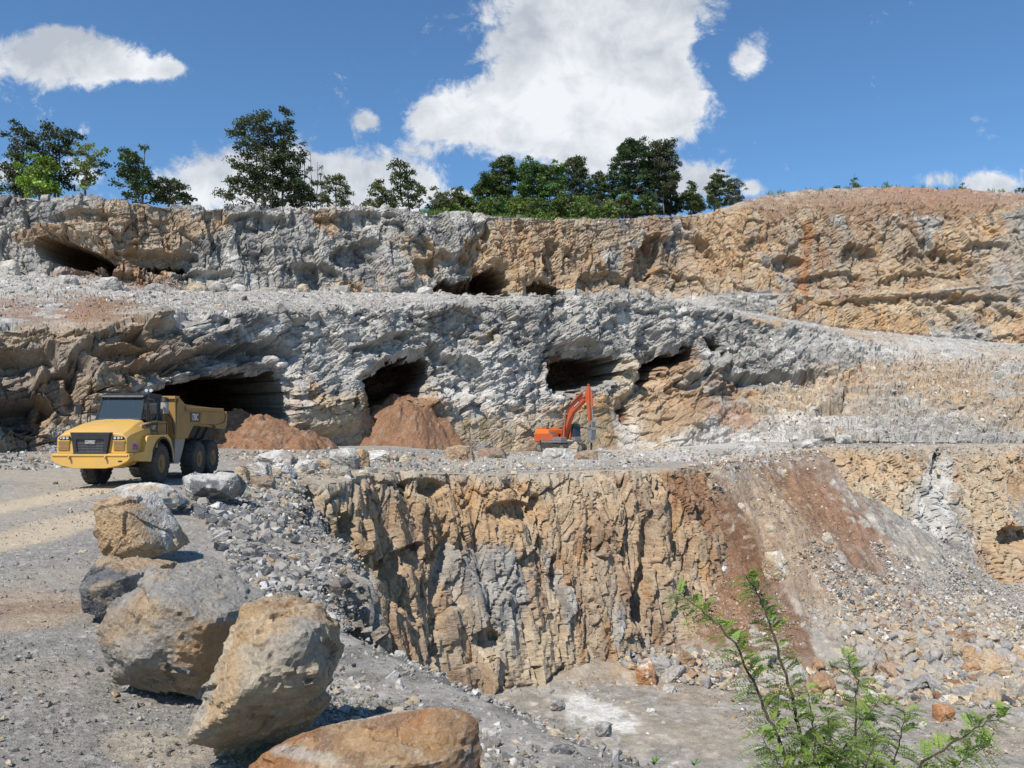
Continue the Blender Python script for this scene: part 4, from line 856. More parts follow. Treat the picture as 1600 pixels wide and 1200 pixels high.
# debris along the far pit edge and on the bench
g = outside(cast_px(26000, rg, zA0, [(560,712,260,9,0,1),(900,708,200,6,0,1),(640,735,260,16,0,1),(880,722,160,14,0,.8),(1100,712,160,12,0,1),(1300,697,160,12,-2,1),(1500,694,160,10,0,1),(40,720,90,14,0,.6),(470,745,110,22,0,.8)], 20, 105), .1)
s = sizes(len(g), rg, .08, .75, 2.1); g[:, 2] += s*.1; stones('bench_debris', g, s, stone_cols(len(g), rg, dict(gray=5, light=1.6, beige=1.6, tan=1.4, dark=.7, red=.2)), 'small broken stones strewn along the far pit edge and bench', rg, tilt=.6)
# stones along the crest of the tipped slope
tc_ = rg.uniform(0, 1, 2600); cr_ = np.array([((a-800)/F*Y, Y) for a, Y in [(1095,66.5),(1125,71),(1160,76),(1200,79),(1300,83),(1450,88.5),(1600,93)]]); xx = np.interp(tc_, np.linspace(0, 1, len(cr_)), cr_[:, 0])+rg.normal(.2, .8, 2600); yy_ = np.interp(tc_, np.linspace(0, 1, len(cr_)), cr_[:, 1])+rg.normal(-.3, .9, 2600)
sdc = SDF(xx, yy_); zz_ = np.where(sdc > 0, zA(xx, yy_), np.minimum(zA0(xx, yy_)-.1, np.maximum(zP0(xx, yy_), zA0(xx, yy_)-.25-1.1*np.maximum(-sdc, 0)))); g = np.stack([xx, yy_, zz_], -1)
stones('crest_rubble', g, sizes(len(g), rg, .12, .8, 1.9), stone_cols(len(g), rg, dict(gray=4, light=2.4, beige=2, tan=1.6, brown=.6)), 'broken stones along the crest of the tipped slope and right pit edge', rg, tilt=.7)
# rubble fan in the pit: the largest 290 stones are things, the rest is one heap
ZR = [(1480,1010,170,80,18,1.),(1400,980,120,60,35,1.),(1560,930,90,80,0,.8),(1120,1050,150,26,8,.5),(1330,930,100,30,50,.6),(1290,1075,160,26,5,.5),(1500,1070,120,26,0,.6)]
g = cast_px(15000, rg, zP0, ZR, 30, 95); s = sizes(len(g), rg, .18, .9, 1.9)*(.75+.5*sst(940, 1040, proj(g)[1])); g[:, 2] += s*.12+.05
stones('rubble_fan', g, s, stone_cols(len(g), rg, dict(gray=5, light=1.8, beige=2.2, tan=2.2, brown=.6, dark=.5)), 'heap of small grey and tan rubble stones in the pit', rg, tilt=.8)
g = cast_px(9000, rg, zP0, [(1570,890,110,90,0,1),(1450,920,110,22,38,1),(1540,950,100,40,0,.8)], 30, 95); s = sizes(len(g), rg, .12, .55, 2.2); g[:, 2] += s*.1
stones('grey_scree', g, s, stone_cols(len(g), rg, dict(gray=6, light=2.4, beige=.8, dark=.6)), 'grey scree of small stones at the right wall of the pit', rg, tilt=.8)
g = cast_px(22000, rg, zP0, [(1160,860,110,170,-35,2),(1150,860,160,170,40,1),(1080,980,120,60,0,1),(1300,860,60,150,-45,.8),(900,1110,300,60,0,.7),(1400,1130,260,60,0,.6),(820,1072,100,16,0,2)], 30, 95); s = sizes(len(g), rg, .05, .5, 2.1)
stones('dirt_stones', g, s, stone_cols(len(g), rg, dict(gray=3, light=2, tan=3, brown=2, beige=2)), 'small stones sprinkled on the brown dirt slope and pit floor', rg, 'gravel')
g = cast_px(330, rg, zP0, [(1470,1030,140,55,15,1.),(1400,990,90,50,35,1.),(1540,1000,70,50,10,1),(1300,1060,120,24,5,.5),(1120,1055,120,20,5,.25)], 30, 80)
sel = g[np.argsort(g[:, 1])][:280]; sr = rg.uniform(.6, 1.8, len(sel))*(.9+.45*sst(980, 1070, proj(sel)[1]))
for k, (q, s_1) in enumerate(zip(sel, sr)):
    o = bpy.data.objects.new('rubble_stone', PROTO[k % len(PROTO)]); COL.objects.link(o); o.location = (q[0], q[1], q[2]+s_1*.12)
    o.rotation_euler = (rg.normal(0, .5), rg.normal(0, .5), rg.uniform(0, 6.28)); o.scale = (s_1*rg.uniform(.8, 1.3), s_1*rg.uniform(.8, 1.2), s_1*rg.uniform(.8, 1.2))
    tag(o, 'angular rubble stone, grey to tan, in the coarse fan on the pit floor', 'stone', 'coarse stones of the rubble fan')
# gravel on the sloping benches of the walls (placed on the wall mesh itself)
def on_wall(n, boxes, rng):
    W = WALLQ.reshape(-1, 3); a, b = proj(W); out_ = []
    for (x0, x1, y0, y1, sl, wt) in boxes:
        m = np.where((a > x0) & (a < x1) & (b > y0+(a-x0)*sl) & (b < y1+(a-x0)*sl))[0]
        if len(m): out_.append(W[rng.choice(m, int(n*wt))])
    g = np.concatenate(out_); return g+rng.normal(0, .08, g.shape)
g = on_wall(9000, [(0,640,428,484,.03,.8),(1180,1600,560,690,0,1.6),(1060,1600,505,560,.03,.35),(1180,1600,296,320,0,.2),(300,1000,318,336,.02,.2)], rg); s = sizes(len(g), rg, .10, 1.1, 2.1)
stones('bench_scree', g, s, stone_cols(len(g), rg, dict(gray=6, light=2.0, beige=.9, tan=.8, dark=.9)), 'grey stones lying on the sloping upper benches', rg, tilt=.8)
# tipped heap of brown dirt in front of the left cave
def heap(label, pxc, pyb, Y, rx, ry, h, col, seed):
    v = hitA(pxc, pyb) if Y is None else P(pxc, pyb, Y); n = 90; a, b = np.meshgrid(np.linspace(-1.15, 1.15, n), np.linspace(-1.15, 1.15, n)); x = a*rx; y = b*ry
    q = np.stack([x+v.x, y+v.y, 0*x], -1).reshape(-1, 3).astype(np.float32); r = np.hypot(a, b).ravel()+fbm(q, .3, 3, seed)*.22
    z = h*np.where(r < 1, np.minimum(1-np.maximum(r, 0)**1.3, .80+.12*fbm(q, .5, 3, seed+12)), (1-r)*.8)
    z = z*(1+.35*fbm(q, .25, 3, seed+8))+fbm(q, .6, 4, seed+1)*.5*(z > -.1)+facet(q, (.9, .9, .5), seed+2)[0]*.22+facet(q, (.35, .35, .3), seed+3)[0]*.08; q[:, 2] = z; cc = PAL[col]*(1+.35*fbm(q, .9, 4, seed+4))[:, None]
    cc = cc+(PAL['dust']-cc)*(sst(.1, .5, fbm(q, 2.2, 3, seed+5))*.4)[:, None]; q[:, 0] -= v.x; q[:, 1] -= v.y
    o = mesh_from('dirt_heap', q, grid_quads(n, n), M_FLOOR, cc); o.location = (v.x, v.y, v.z); return tag(o, label, 'dirt heap')
heap('heap of loose reddish brown dirt in front of the large left cave', 400, 706, 75.0, 6.8, 6.0, 3.9, 'soil', 1100)
heap('heap of reddish brown earth spilling from the second cave', 632, 712, 90.5, 7.6, 7.6, 7.2, 'soil', 1200)
# ------------------------------------------------------------------ modelling helpers for machines
class MB:
    def __init__(s): s.bm = bmesh.new()
    def poly(s, pts, axis, a, b):
        """closed outline in the plane across `axis`, pushed from a to b"""
        def mk(q, t): return {'x': (t, q[0], q[1]), 'y': (q[0], t, q[1]), 'z': (q[0], q[1], t)}[axis]
        A_ = [s.bm.verts.new(mk(q, a)) for q in pts]; B_ = [s.bm.verts.new(mk(q, b)) for q in pts]; n = len(pts)
        s.bm.faces.new(A_); s.bm.faces.new(B_[::-1])
        for i in range(n): s.bm.faces.new((A_[i], B_[i], B_[(i+1) % n], A_[(i+1) % n]))
        return s
    def box(s, x0, x1, y0, y1, z0, z1): return s.poly([(y0, z0), (y1, z0), (y1, z1), (y0, z1)], 'x', x0, x1)
    def loft(s, secs):
        rings = [[s.bm.verts.new(q) for q in sec] for sec in secs]; n = len(secs[0])
        for a, b in zip(rings[:-1], rings[1:]):
            for i in range(n): s.bm.faces.new((a[i], a[(i+1) % n], b[(i+1) % n], b[i]))
        s.bm.faces.new(rings[0][::-1]); s.bm.faces.new(rings[-1]); return s
    def cyl(s, p0, p1, r0, r1=None, n=16):
        p0 = Vector(p0); p1 = Vector(p1); r1 = r0 if r1 is None else r1; d = (p1-p0).normalized(); u = d.orthogonal().normalized(); v = d.cross(u)
        return s.loft([[tuple(p+u*(r*math.cos(2*math.pi*i/n))+v*(r*math.sin(2*math.pi*i/n))) for i in range(n)] for p, r in ((p0, r0), (p1, r1))])
    def tube(s, path, r, n=8):
        for a, b in zip(path[:-1], path[1:]): s.cyl(a, b, r, r, n)
        return s
    def build(s, name, mat, parent=None, bevel=0.0, smooth=False, label=None):
        bmesh.ops.recalc_face_normals(s.bm, faces=s.bm.faces); me = bpy.data.meshes.new(name)
        if smooth:
            for f in s.bm.faces: f.smooth = True
        s.bm.to_mesh(me); s.bm.free(); me.materials.append(mat); o = bpy.data.objects.new(name, me); COL.objects.link(o)
        if parent: o.parent = parent
        if bevel:
            b = o.modifiers.new('bevel', 'BEVEL'); b.width = bevel; b.segments = 2; b.limit_method = 'ANGLE'; b.angle_limit = R(30)
            for f in me.polygons: f.use_smooth = True
            b.harden_normals = True
        if label: o['label'] = label
        return o
def text(name, s, size, mat, parent, loc, rot, ext=.004, bold=0.0, xs=1.0):
    cu = bpy.data.curves.new(name, 'FONT'); cu.body = s; cu.size = size; cu.extrude = ext; cu.offset = bold; cu.align_x = 'CENTER'; cu.align_y = 'CENTER'
    t = bpy.data.objects.new(name, cu); COL.objects.link(t); bpy.context.view_layer.update(); dg = bpy.context.evaluated_depsgraph_get(); me = bpy.data.meshes.new_from_object(t.evaluated_get(dg))
    bpy.data.objects.remove(t); me.materials.clear(); me.materials.append(mat); o = bpy.data.objects.new(name, me); COL.objects.link(o); o.parent = parent; o.location = loc; o.rotation_euler = rot; o.scale = (xs, 1, 1); return o
def empty(name, loc, rz=0):
    o = bpy.data.objects.new(name, None); COL.objects.link(o); o.location = loc; o.rotation_euler = (0, 0, rz); return o
Y_ = mat_plain('yellow_paint', (.66,.375,.065), .38, dirt=.55, dirtcol=(.40,.29,.15), dscale=1.3, coat=.25)
YD = mat_plain('dusty_yellow_paint', (.40,.225,.06), .6, dirt=.7, dirtcol=(.24,.17,.10), dscale=1.6)
BLK = mat_plain('black_paint', (.012,.012,.013), .42, dirt=.2, dirtcol=(.08,.07,.055), dscale=5)
TYRE = mat_plain('tyre_rubber', (.045,.043,.04), .88, dirt=.6, dirtcol=(.13,.115,.095), dscale=3)
RIMM = mat_plain('dirty_rim', (.30,.17,.06), .7, dirt=.7, dirtcol=(.16,.11,.07), dscale=4)
GRYF = mat_plain('dusty_grey_steel', (.30,.285,.25), .7, dirt=.5, dirtcol=(.40,.36,.29), dscale=2)
CHAS = mat_plain('dark_chassis', (.03,.028,.025), .7, dirt=.4, dirtcol=(.12,.1,.08), dscale=3)
GRIL = mat_plain('grille_mesh', (.10,.10,.105), .5, .4, dirt=.4, dirtcol=(.22,.2,.18), dscale=8)
CHRM = mat_plain('silver_badge', (.55,.55,.54), .35, .8)
WHT = mat_plain('white_lettering', (.75,.75,.73), .5)
LAMP = mat_plain('lamp_glass', (.42,.45,.48), .12, .0, .8)
DECAL = mat_plain('dark_decal', (.03,.022,.02), .45)
PURP = mat_plain('purple_sticker', (.30,.12,.30), .5); PINK = mat_plain('pink_sticker', (.62,.28,.36), .5)
INT = mat_plain('cab_interior', (.05,.05,.055), .8); SKIN_T = mat_plain('seat_cloth', (.10,.09,.085), .9); DASH = mat_plain('pale_dashboard', (.30,.36,.36), .7)
def glass_mat(name, tint, rgh=.04):
    m = bpy.data.materials.new(name); nt, N, L, b = nodes_of(m); b.inputs['Base Color'].default_value = (*tint, 1); b.inputs['Roughness'].default_value = rgh; b.inputs['Specular IOR Level'].default_value = .9
    tr = N.new('ShaderNodeBsdfTransparent'); tr.inputs[0].default_value = (.7,.76,.8,1); mx = N.new('ShaderNodeMixShader'); fr = N.new('ShaderNodeFresnel'); fr.inputs[0].default_value = 1.5
    ma = N.new('ShaderNodeMath'); ma.operation = 'ADD'; L.new(fr.outputs[0], ma.inputs[0]); ma.inputs[1].default_value = .22; L.new(ma.outputs[0], mx.inputs[0])
    L.new(tr.outputs[0], mx.inputs[1]); L.new(b.outputs[0], mx.inputs[2]); L.new(mx.outputs[0], N['Material Output'].inputs[0]); return m
GLS = glass_mat('cab_glass', (.10,.15,.19))  # bluish base colour paints a sky reflection into the glass
# ------------------------------------------------------------------ articulated dump truck (front towards the camera; x to the right of the picture, y backwards, z up)
TR = empty('dump_truck', (-15.28, 29.75, -.03), R(.5))
tag(TR, 'yellow articulated dump truck with a black grille on the road before the dark cave', 'dump truck')
def tyre_mesh():
    m = MB(); R0 = .80; prof = [(.30,.36),(.285,.44),(.30,.60),(.295,.70),(.25,.765),(.18,.785),(0,.79)]
    prof = [(-a, b) for a, b in prof]+[(a, b) for a, b in prof[:-1][::-1]]; n = 48; rings = []
    for i in range(n):
        t = 2*math.pi*i/n; rings.append([m.bm.verts.new((a, r*math.cos(t), r*math.sin(t))) for a, r in prof])
    for i in range(n):
        a, b = rings[i], rings[(i+1) % n]
        for k in range(len(prof)-1): m.bm.faces.new((a[k], a[k+1], b[k+1], b[k]))
    for i in range(24):                                # lugs
        for sd_ in (-1, 1):
            t = 2*math.pi*(i+.25*(sd_ > 0)*2)/24; dt = .062; pts = []
            for (x, r) in ((.305,.66),(.305,.745),(.255,.80),(.03,.83),(.03,.77),(.25,.74)):
                pts.append((x*sd_, r))
            sk = .05; A_ = [m.bm.verts.new((x, r*math.cos(t-dt+sk*(abs(x) < .1)), r*math.sin(t-dt+sk*(abs(x) < .1)))) for x, r in pts]; B_ = [m.bm.verts.new((x, r*math.cos(t+dt+sk*(abs(x) < .1)), r*math.sin(t+dt+sk*(abs(x) < .1)))) for x, r in pts]
            m.bm.faces.new(A_); m.bm.faces.new(B_[::-1])
            for k in range(6): m.bm.faces.new((A_[k], B_[k], B_[(k+1) % 6], A_[(k+1) % 6]))
    return m
tm = tyre_mesh().build('tyre', TYRE)
rm_ = MB(); n = 28
for sgn in (-1, 1):
    rm_.cyl((sgn*.20,0,0),(sgn*.27,0,0),.30,.40,n); rm_.cyl((sgn*.27,0,0),(sgn*.29,0,0),.40,.385,n); rm_.cyl((sgn*.20,0,0),(sgn*.33,0,0),.17,.14,18)
    for k in range(10): rm_.cyl((sgn*.28,.27*math.cos(k*.628),.27*math.sin(k*.628)),(sgn*.305,.27*math.cos(k*.628),.27*math.sin(k*.628)),.02,.02,6)
rm_.cyl((-.2,0,0),(.2,0,0),.38,.38,n)
rimo = rm_.build('rim', RIMM)
first = True
for (x, y) in [(-1.13,2.82),(1.13,2.82),(-1.13,6.85),(1.13,6.85),(-1.13,8.55),(1.13,8.55)]:
    w_ = empty('wheel', (x, y, .80)); w_.parent = TR
    a = tm if first else tm.copy(); b = rimo if first else rimo.copy()
    if not first: COL.objects.link(a); COL.objects.link(b)
    a.parent = w_; b.parent = w_; a.rotation_euler = (random.uniform(0, 1), 0, 0); first = False
# bumper and belly
m = MB(); m.poly([(-1.40,1.30),(-1.44,1.14),(-1.36,1.02),(-1.05,.86),(-.55,.76),(.55,.76),(1.05,.86),(1.36,1.02),(1.44,1.14),(1.40,1.30)], 'y', .0, .42)
m.loft([[(x*(1-.0), .42, z) for x, z in ((-1.36,1.02),(-1.05,.86),(-.55,.76),(.55,.76),(1.05,.86),(1.36,1.02),(1.3,1.1),(-1.3,1.1))], [(x*.8, 1.75, z) for x, z in ((-1.36,1.05),(-1.05,.82),(-.55,.68),(.55,.68),(1.05,.82),(1.36,1.05),(1.3,1.1),(-1.3,1.1))]])
bump = m.build('bumper', Y_, TR, .025)
m = MB(); m.box(-1.36,1.36,-.035,.03,1.21,1.285)
for x in (-.72,.58): m.box(x-.02,x+.02,-.10,.0,1.10,1.22); m.cyl((x,-.10,1.20),(x,-.10,1.10),.03,.03,8)
m.build('tow_hook', Y_, bump, .008)
m = MB(); m.box(1.02,1.16,-.012,.01,1.0,1.05); m.build('marker_slot', BLK, bump)
# hood
def sec(y, wb, zb, wm, zm, wt, zt, wc, zc): return [(-wb,y,zb),(-wm,y,zm),(-wt,y,zt),(-wc,y,zc),(wc,y,zc),(wt,y,zt),(wm,y,zm),(wb,y,zb)]
m = MB(); m.loft([sec(.12,1.26,1.3,1.27,1.86,1.10,2.00,.60,2.06), sec(.45,1.28,1.3,1.28,1.98,1.12,2.12,.62,2.20), sec(1.3,1.28,1.3,1.26,2.12,1.02,2.36,.55,2.43), sec(2.15,1.26,1.3,1.22,2.2,.90,2.52,.45,2.56)])
hood = m.build('hood', Y_, TR, .03)
m = MB(); m.box(-.22,.10,1.45,1.62,2.452,2.47); m.build('hood_vent', YD, hood, .01)
for sx in (-1, 1):                                   # small cheek grilles beneath the headlights
    m = MB(); x0, x1 = sorted((sx*.80, sx*1.20)); m.box(x0,x1,.085,.13,1.42,1.72)
    for k in range(6): m.box(x0+.02,x1-.02,.07,.10,1.44+k*.047,1.465+k*.047)
    m.build('cheek_grille', YD, hood, .004)
    m = MB(); m.box(x0-.02,x1+.02,.06,.13,1.735,1.775); m.build('cheek_ledge', Y_, hood, .01)
    hd = MB(); hd.poly([(sx*.74,1.80),(sx*.78,1.93),(sx*1.15,1.91),(sx*1.20,1.84),(sx*1.14,1.80)], 'y', .07, .14); ho = hd.build('headlight', BLK, TR, .008)
    for kx in (.86,.99,1.10):
        m = MB(); m.cyl((sx*kx,.045,1.862),(sx*kx,.09,1.862),.048 if kx < 1.05 else .034,.04,14); m.build('lamp', LAMP, ho)
# grille
m = MB(); zt = 2.07
m.poly([(-.74,zt),(.74,zt),(.69,1.90),(.60,1.33),(.46,1.33),(.50,1.80),(-.50,1.80),(-.46,1.33),(-.60,1.33),(-.69,1.90)], 'y', -.02, .2)
m.box(-.62,.62,-.03,.1,1.29,1.34); gsur = m.build('grille_frame', BLK, TR, .02)
m = MB(); m.box(-.49,.49,.05,.12,1.34,1.80)
for k in range(22): x = -.47+k*.0448; m.box(x,x+.012,.03,.06,1.34,1.79)
for k in range(5): z = 1.36+k*.1; m.box(-.49,.49,.02,.055,z,z+.02)
gr = m.build('grille', GRIL, TR)
m = MB(); m.box(-.19,.17,.0,.03,1.64,1.78); m.build('badge_plate', GRYF, gr, .005)
text('brand_lettering', 'CAT', .15, CHRM, gr, (-.01,-.012,1.708), (R(90),0,0), .006, .004, 1.3)
# front fenders with arch
for sx in (-1, 1):
    x0, x1 = sorted((sx*1.0, sx*1.44)); arch = [(2.82+math.cos(a)*.98, .84+math.sin(a)*.98) for a in [R(10+k*16) for k in range(11)]]
    outl = [(.42,1.02),(.42,1.30),(1.20,1.34),(1.42,1.86),(1.55,1.92),(3.30,1.95),(3.62,1.78),(3.92,1.28),(4.02,.86)]+arch+[(1.80,.92)]
    fd = MB().poly(outl, 'x', x0, x1).build('fender', Y_ if True else YD, TR, .02)
    m = MB(); a2 = [(2.82+math.cos(a)*.95, .84+math.sin(a)*.95) for a in [R(-2+k*13) for k in range(13)]]; a1 = [(2.82+math.cos(a)*1.03, .84+math.sin(a)*1.03) for a in [R(-2+k*13) for k in range(13)]]
    m.poly(a1+a2[::-1], 'x', min(sx*1.18, sx*1.46), max(sx*1.18, sx*1.46)); m.build('arch_liner', BLK, fd)
    if sx > 0:
        m = MB(); m.box(1.436,1.446,.62,1.06,1.36,1.58) if False else m.box(1.276,1.290,.55,1.0,1.42,1.68); st_ = m.build('sticker', PINK, TR)
        m = MB(); m.box(1.290,1.293,.55,1.0,1.42,1.50); m.build('sticker_band', PURP, st_)
        text('sticker_lettering', 'Milan', .19, PURP, st_, (1.295,.775,1.57), (R(90),0,R(90)), .002, .003)
        m = MB(); m.box(1.43,1.447,2.2,2.35,1.45,1.75); m.build('fender_hatch', YD, fd)
# steps, cab
CF = [(2.15,2.50),(2.60,3.42),(4.05,3.42),(4.15,1.95),(2.15,1.95)]
m = MB(); m.poly([(2.05,1.90),(4.15,1.90),(4.15,2.16),(2.05,2.16)], 'x', -1.0, .98)
cab = m.build('cab', BLK, TR, .02)
m = MB()
for x in (-.86,.86):
    m.tube([(x,2.12,2.5),(x*.94,2.52,3.40)], .05); m.tube([(x,3.05,2.1),(x*.95,3.1,3.42)], .045); m.tube([(x,4.1,2.1),(x*.95,4.02,3.42)], .055); m.tube([(x,2.12,2.52),(x,4.1,2.50)], .035)
m.tube([(-.86,2.12,2.5),(.86,2.12,2.5)], .045)
m.build('cab_pillars', BLK, cab)
m = MB(); m.loft([[(-.84,2.38,3.40),(.84,2.38,3.40),(.84,2.42,3.50),(-.84,2.42,3.50)],[(-.92,2.9,3.40),(.92,2.9,3.40),(.88,2.9,3.60),(-.88,2.9,3.60)],[(-.90,4.15,3.40),(.90,4.15,3.40),(.86,4.1,3.56),(-.86,4.1,3.56)]])
m.build('cab_roof', BLK, cab, .03)
m = MB(); m.loft([[(-.84,2.10,2.52),(.84,2.10,2.52),(.84,2.125,2.53),(-.84,2.125,2.53)],[(-.79,2.50,3.40),(.79,2.50,3.40),(.79,2.525,3.41),(-.79,2.525,3.41)]]); m.build('windscreen', GLS, cab)
for sx in (-1, 1):
    m = MB(); m.poly([(2.2,2.52),(2.55,3.40),(3.04,3.40),(3.02,2.52)], 'x', sx*.855, sx*.865); m.build('side_window', GLS, cab)
    m = MB(); m.poly([(3.10,2.3),(3.13,3.40),(3.98,3.40),(4.05,2.3)], 'x', sx*.855, sx*.865); m.build('side_window', GLS, cab)
m = MB(); m.box(-.80,.80,4.06,4.09,2.2,3.40); m.build('rear_panel', INT, cab)
m = MB(); m.box(-.80,.78,2.18,2.52,2.42,2.60); m.build('dashboard', DASH, cab, .03)
m = MB(); m.box(-.05,.40,3.35,3.85,2.35,2.55); m.box(-.05,.40,3.75,3.9,2.5,3.15); m.box(.05,.30,3.76,3.86,3.15,3.32); m.build('seat', SKIN_T, cab, .04)
m = MB(); m.tube([(.15+.2*math.cos(a),2.85+.09*math.sin(a),2.72+.17*math.sin(a)) for a in [k*.3927 for k in range(17)]], .016, 6); m.tube([(.15,2.85,2.72),(.15,2.6,2.55)], .03); m.build('steering_wheel', BLK, cab)
m = MB(); m.tube([(-.2,2.14,2.56),(.35,2.36,2.95)], .012, 6); m.build('wiper', BLK, cab)
# cowl between hood and cab with the dark side decal
for sx in (-1, 1):
    m = MB(); m.poly([(1.35,1.9),(1.55,2.34),(2.9,2.50),(3.9,2.48),(4.0,1.9)], 'x', sx*.95, sx*1.18); cw = m.build('side_cowl', YD, TR, .02)
    m = MB(); m.poly([(1.72,2.33),(2.85,2.44),(2.85,2.05),(2.4,2.05)], 'x', sx*1.183, sx*1.190); dc = m.build('side_decal', DECAL, cw)
    if sx > 0: text('side_lettering', 'CAT', .22, WHT, dc, (1.194,2.5,2.22), (R(90),0,R(90)), .003, .004)
# handrails and mirrors
m = MB()
for sx in (-1, 1):
    m2 = MB()
    for (y0, y1) in ((1.95,1.95),(2.45,2.45),(3.35,3.35)): m2.tube([(sx*1.38,y0,1.93),(sx*1.36,y0,2.75),(sx*1.30,y0,2.86)], .022, 6)
    m2.tube([(sx*1.36,1.95,2.80),(sx*1.36,3.35,2.84),(sx*1.36,3.9,2.55),(sx*1.40,4.05,1.95)], .022, 6); m2.tube([(sx*1.37,1.95,2.36),(sx*1.37,3.35,2.38)], .016, 6)
    m2.tube([(sx*1.10,2.15,2.0),(sx*1.10,2.12,3.1)], .02, 6)
    m2.build('handrail', BLK, TR)
    mm = MB(); mm.tube([(sx*1.02,2.3,3.35),(sx*1.45,1.95,3.30),(sx*1.45,1.95,2.62)], .024, 6); mm.tube([(sx*1.36,2.45,2.8),(sx*1.45,1.95,2.75)], .02, 6)
    mi = mm.build('mirror_arm', BLK, TR)
    g_ = MB(); g_.box(sx*1.45-.13,sx*1.45+.13,1.90,1.99,2.74,3.16); g_.build('mirror', BLK, mi, .03)
    if sx > 0:
        g_ = MB(); g_.cyl((1.42,3.0,2.78),(1.42,3.0,3.26),.16,.15,20); g_.build('mirror_head', GRYF, TR, .02); g_ = MB(); g_.cyl((1.42,3.0,3.26),(1.42,3.0,3.40),.18,.14,20); g_.cyl((1.42,3.0,3.40),(1.42,3.0,3.44),.14,.06,20); g_.build('mirror_cap', BLK, TR, .01)  # grey capped cylinder beside the cab is a side mirror head
        g_ = MB(); g_.tube([(1.08,2.35,2.4),(1.08,2.35,3.66)], .035, 8); pl_ = g_.build('lamp_post', BLK, TR)
        for dx in (-.09,.09):
            g_ = MB(); g_.cyl((1.08+dx,2.27,3.68),(1.08+dx,2.38,3.68),.065,.05,14); g_.build('work_lamp', LAMP, pl_)
        for zz in (2.98,3.12):
            for dx in (-.1,.08):
                g_ = MB(); g_.cyl((1.08+dx,2.26,zz),(1.08+dx,2.38,zz),.07,.05,14); g_.build('work_lamp', BLK, pl_)
# frames
m = MB(); m.box(-.45,.45,.9,5.2,.72,1.15); m.box(-.9,.9,2.6,3.05,.66,.98); m.box(-.7,.7,4.15,4.8,.8,1.6); m.build('front_frame', CHAS, TR, .02)
m = MB(); m.box(-.42,.42,5.0,9.0,.95,1.35); m.box(-.9,.9,6.7,7.0,.68,.95); m.box(-.9,.9,8.4,8.7,.68,.95)
for x in (-.62,.62): m.box(x-.1,x+.1,6.2,9.1,.85,1.3)
m.build('rear_frame', CHAS, TR, .02)
for sx in (-1, 1):
    m = MB(); m.poly([(4.35,.72),(4.9,.70),(5.30,1.35),(5.75,2.30),(5.2,2.25),(4.45,1.95)], 'x', sx*1.02, sx*1.30); m.build('rear_mudguard', GRYF, TR, .02)
# dump body
prof = [(4.30,1.75),(4.32,3.15),(4.45,3.50),(5.15,3.20),(9.70,3.06),(9.70,2.98),(10.25,2.96),(10.32,2.72),(10.20,2.28),(10.0,2.12),(8.75,2.18),(8.65,2.32),(7.0,2.36),(6.2,2.34),(5.5,1.75)]
bd = empty('dump_body', (0, 0, 0)); bd.parent = TR
for sx in (-1, 1):
    x0, x1 = sorted((sx*1.30, sx*1.40)); MB().poly(prof, 'x', x0, x1).build('side_wall', YD, bd, .015)
    m = MB(); m.box(*sorted((sx*1.39, sx*1.50)),5.1,9.7,2.93,3.10)
    m.build('top_rail', YD, bd, .03)
    m = MB()
    rib = [(4.40,3.40),(5.15,3.12)]; m.poly([(8.65,2.30),(8.75,2.16),(10.0,2.10),(10.22,2.28),(10.32,2.72),(10.24,2.96),(10.14,2.96),(10.14,2.62),(9.95,2.45),(9.6,2.38)], 'x', *sorted((sx*1.395, sx*1.46))); m.build('tail_rib', YD, bd, .012)
MB().poly([(4.30,1.75),(5.5,1.75),(6.2,2.30),(10.1,2.14),(10.2,2.22),(6.2,2.42),(5.45,1.88),(4.30,1.88)], 'x', -1.31, 1.31).build('body_floor', YD, bd)
m = MB(); m.loft([[(-1.38,4.28,1.75),(1.38,4.28,1.75),(1.38,4.36,1.75),(-1.38,4.36,1.75)],[(-1.38,4.10,3.45),(1.38,4.10,3.45),(1.38,4.20,3.45),(-1.38,4.20,3.45)]])
m.box(-1.42,1.42,4.02,4.5,3.40,3.52)
for x in (-.9,-.3,.3,.9): m.box(x-.05,x+.05,4.0,4.2,1.9,3.4)
m.build('head_board', YD, bd, .01)
m = MB()
for y in (6.3,7.2,8.1): m.poly([(-1.34,2.2),(-1.1,1.7),(-.6,1.4),(.6,1.4),(1.1,1.7),(1.34,2.2)], 'y', y, y+.14)
m.poly([(-1.30,2.35),(-1.0,1.72),(1.0,1.72),(1.30,2.35)], 'y', 5.6, 9.2)
m.build('under_body', CHAS, bd, .01)
for x in (-.75,.75): MB().cyl((x,5.3,1.1),(x*1.1,7.3,2.1),.09,.09,12).build('hoist_cylinder', CHRM, bd)
m = MB(); m.poly([(5.72,2.44),(5.66,2.88),(7.05,2.86),(6.92,2.62),(6.85,2.44)], 'x', 1.402, 1.410); dp = m.build('model_decal', DECAL, bd)
text('model_lettering', '730C', .40, WHT, dp, (1.414,6.28,2.65), (R(90),0,R(90)), .003, .008, .82)
MB().poly([(6.80,2.80),(6.98,2.80),(6.86,2.62),(6.82,2.5)], 'x', 1.411, 1.415).build('model_decal_mark', RIMM, dp)
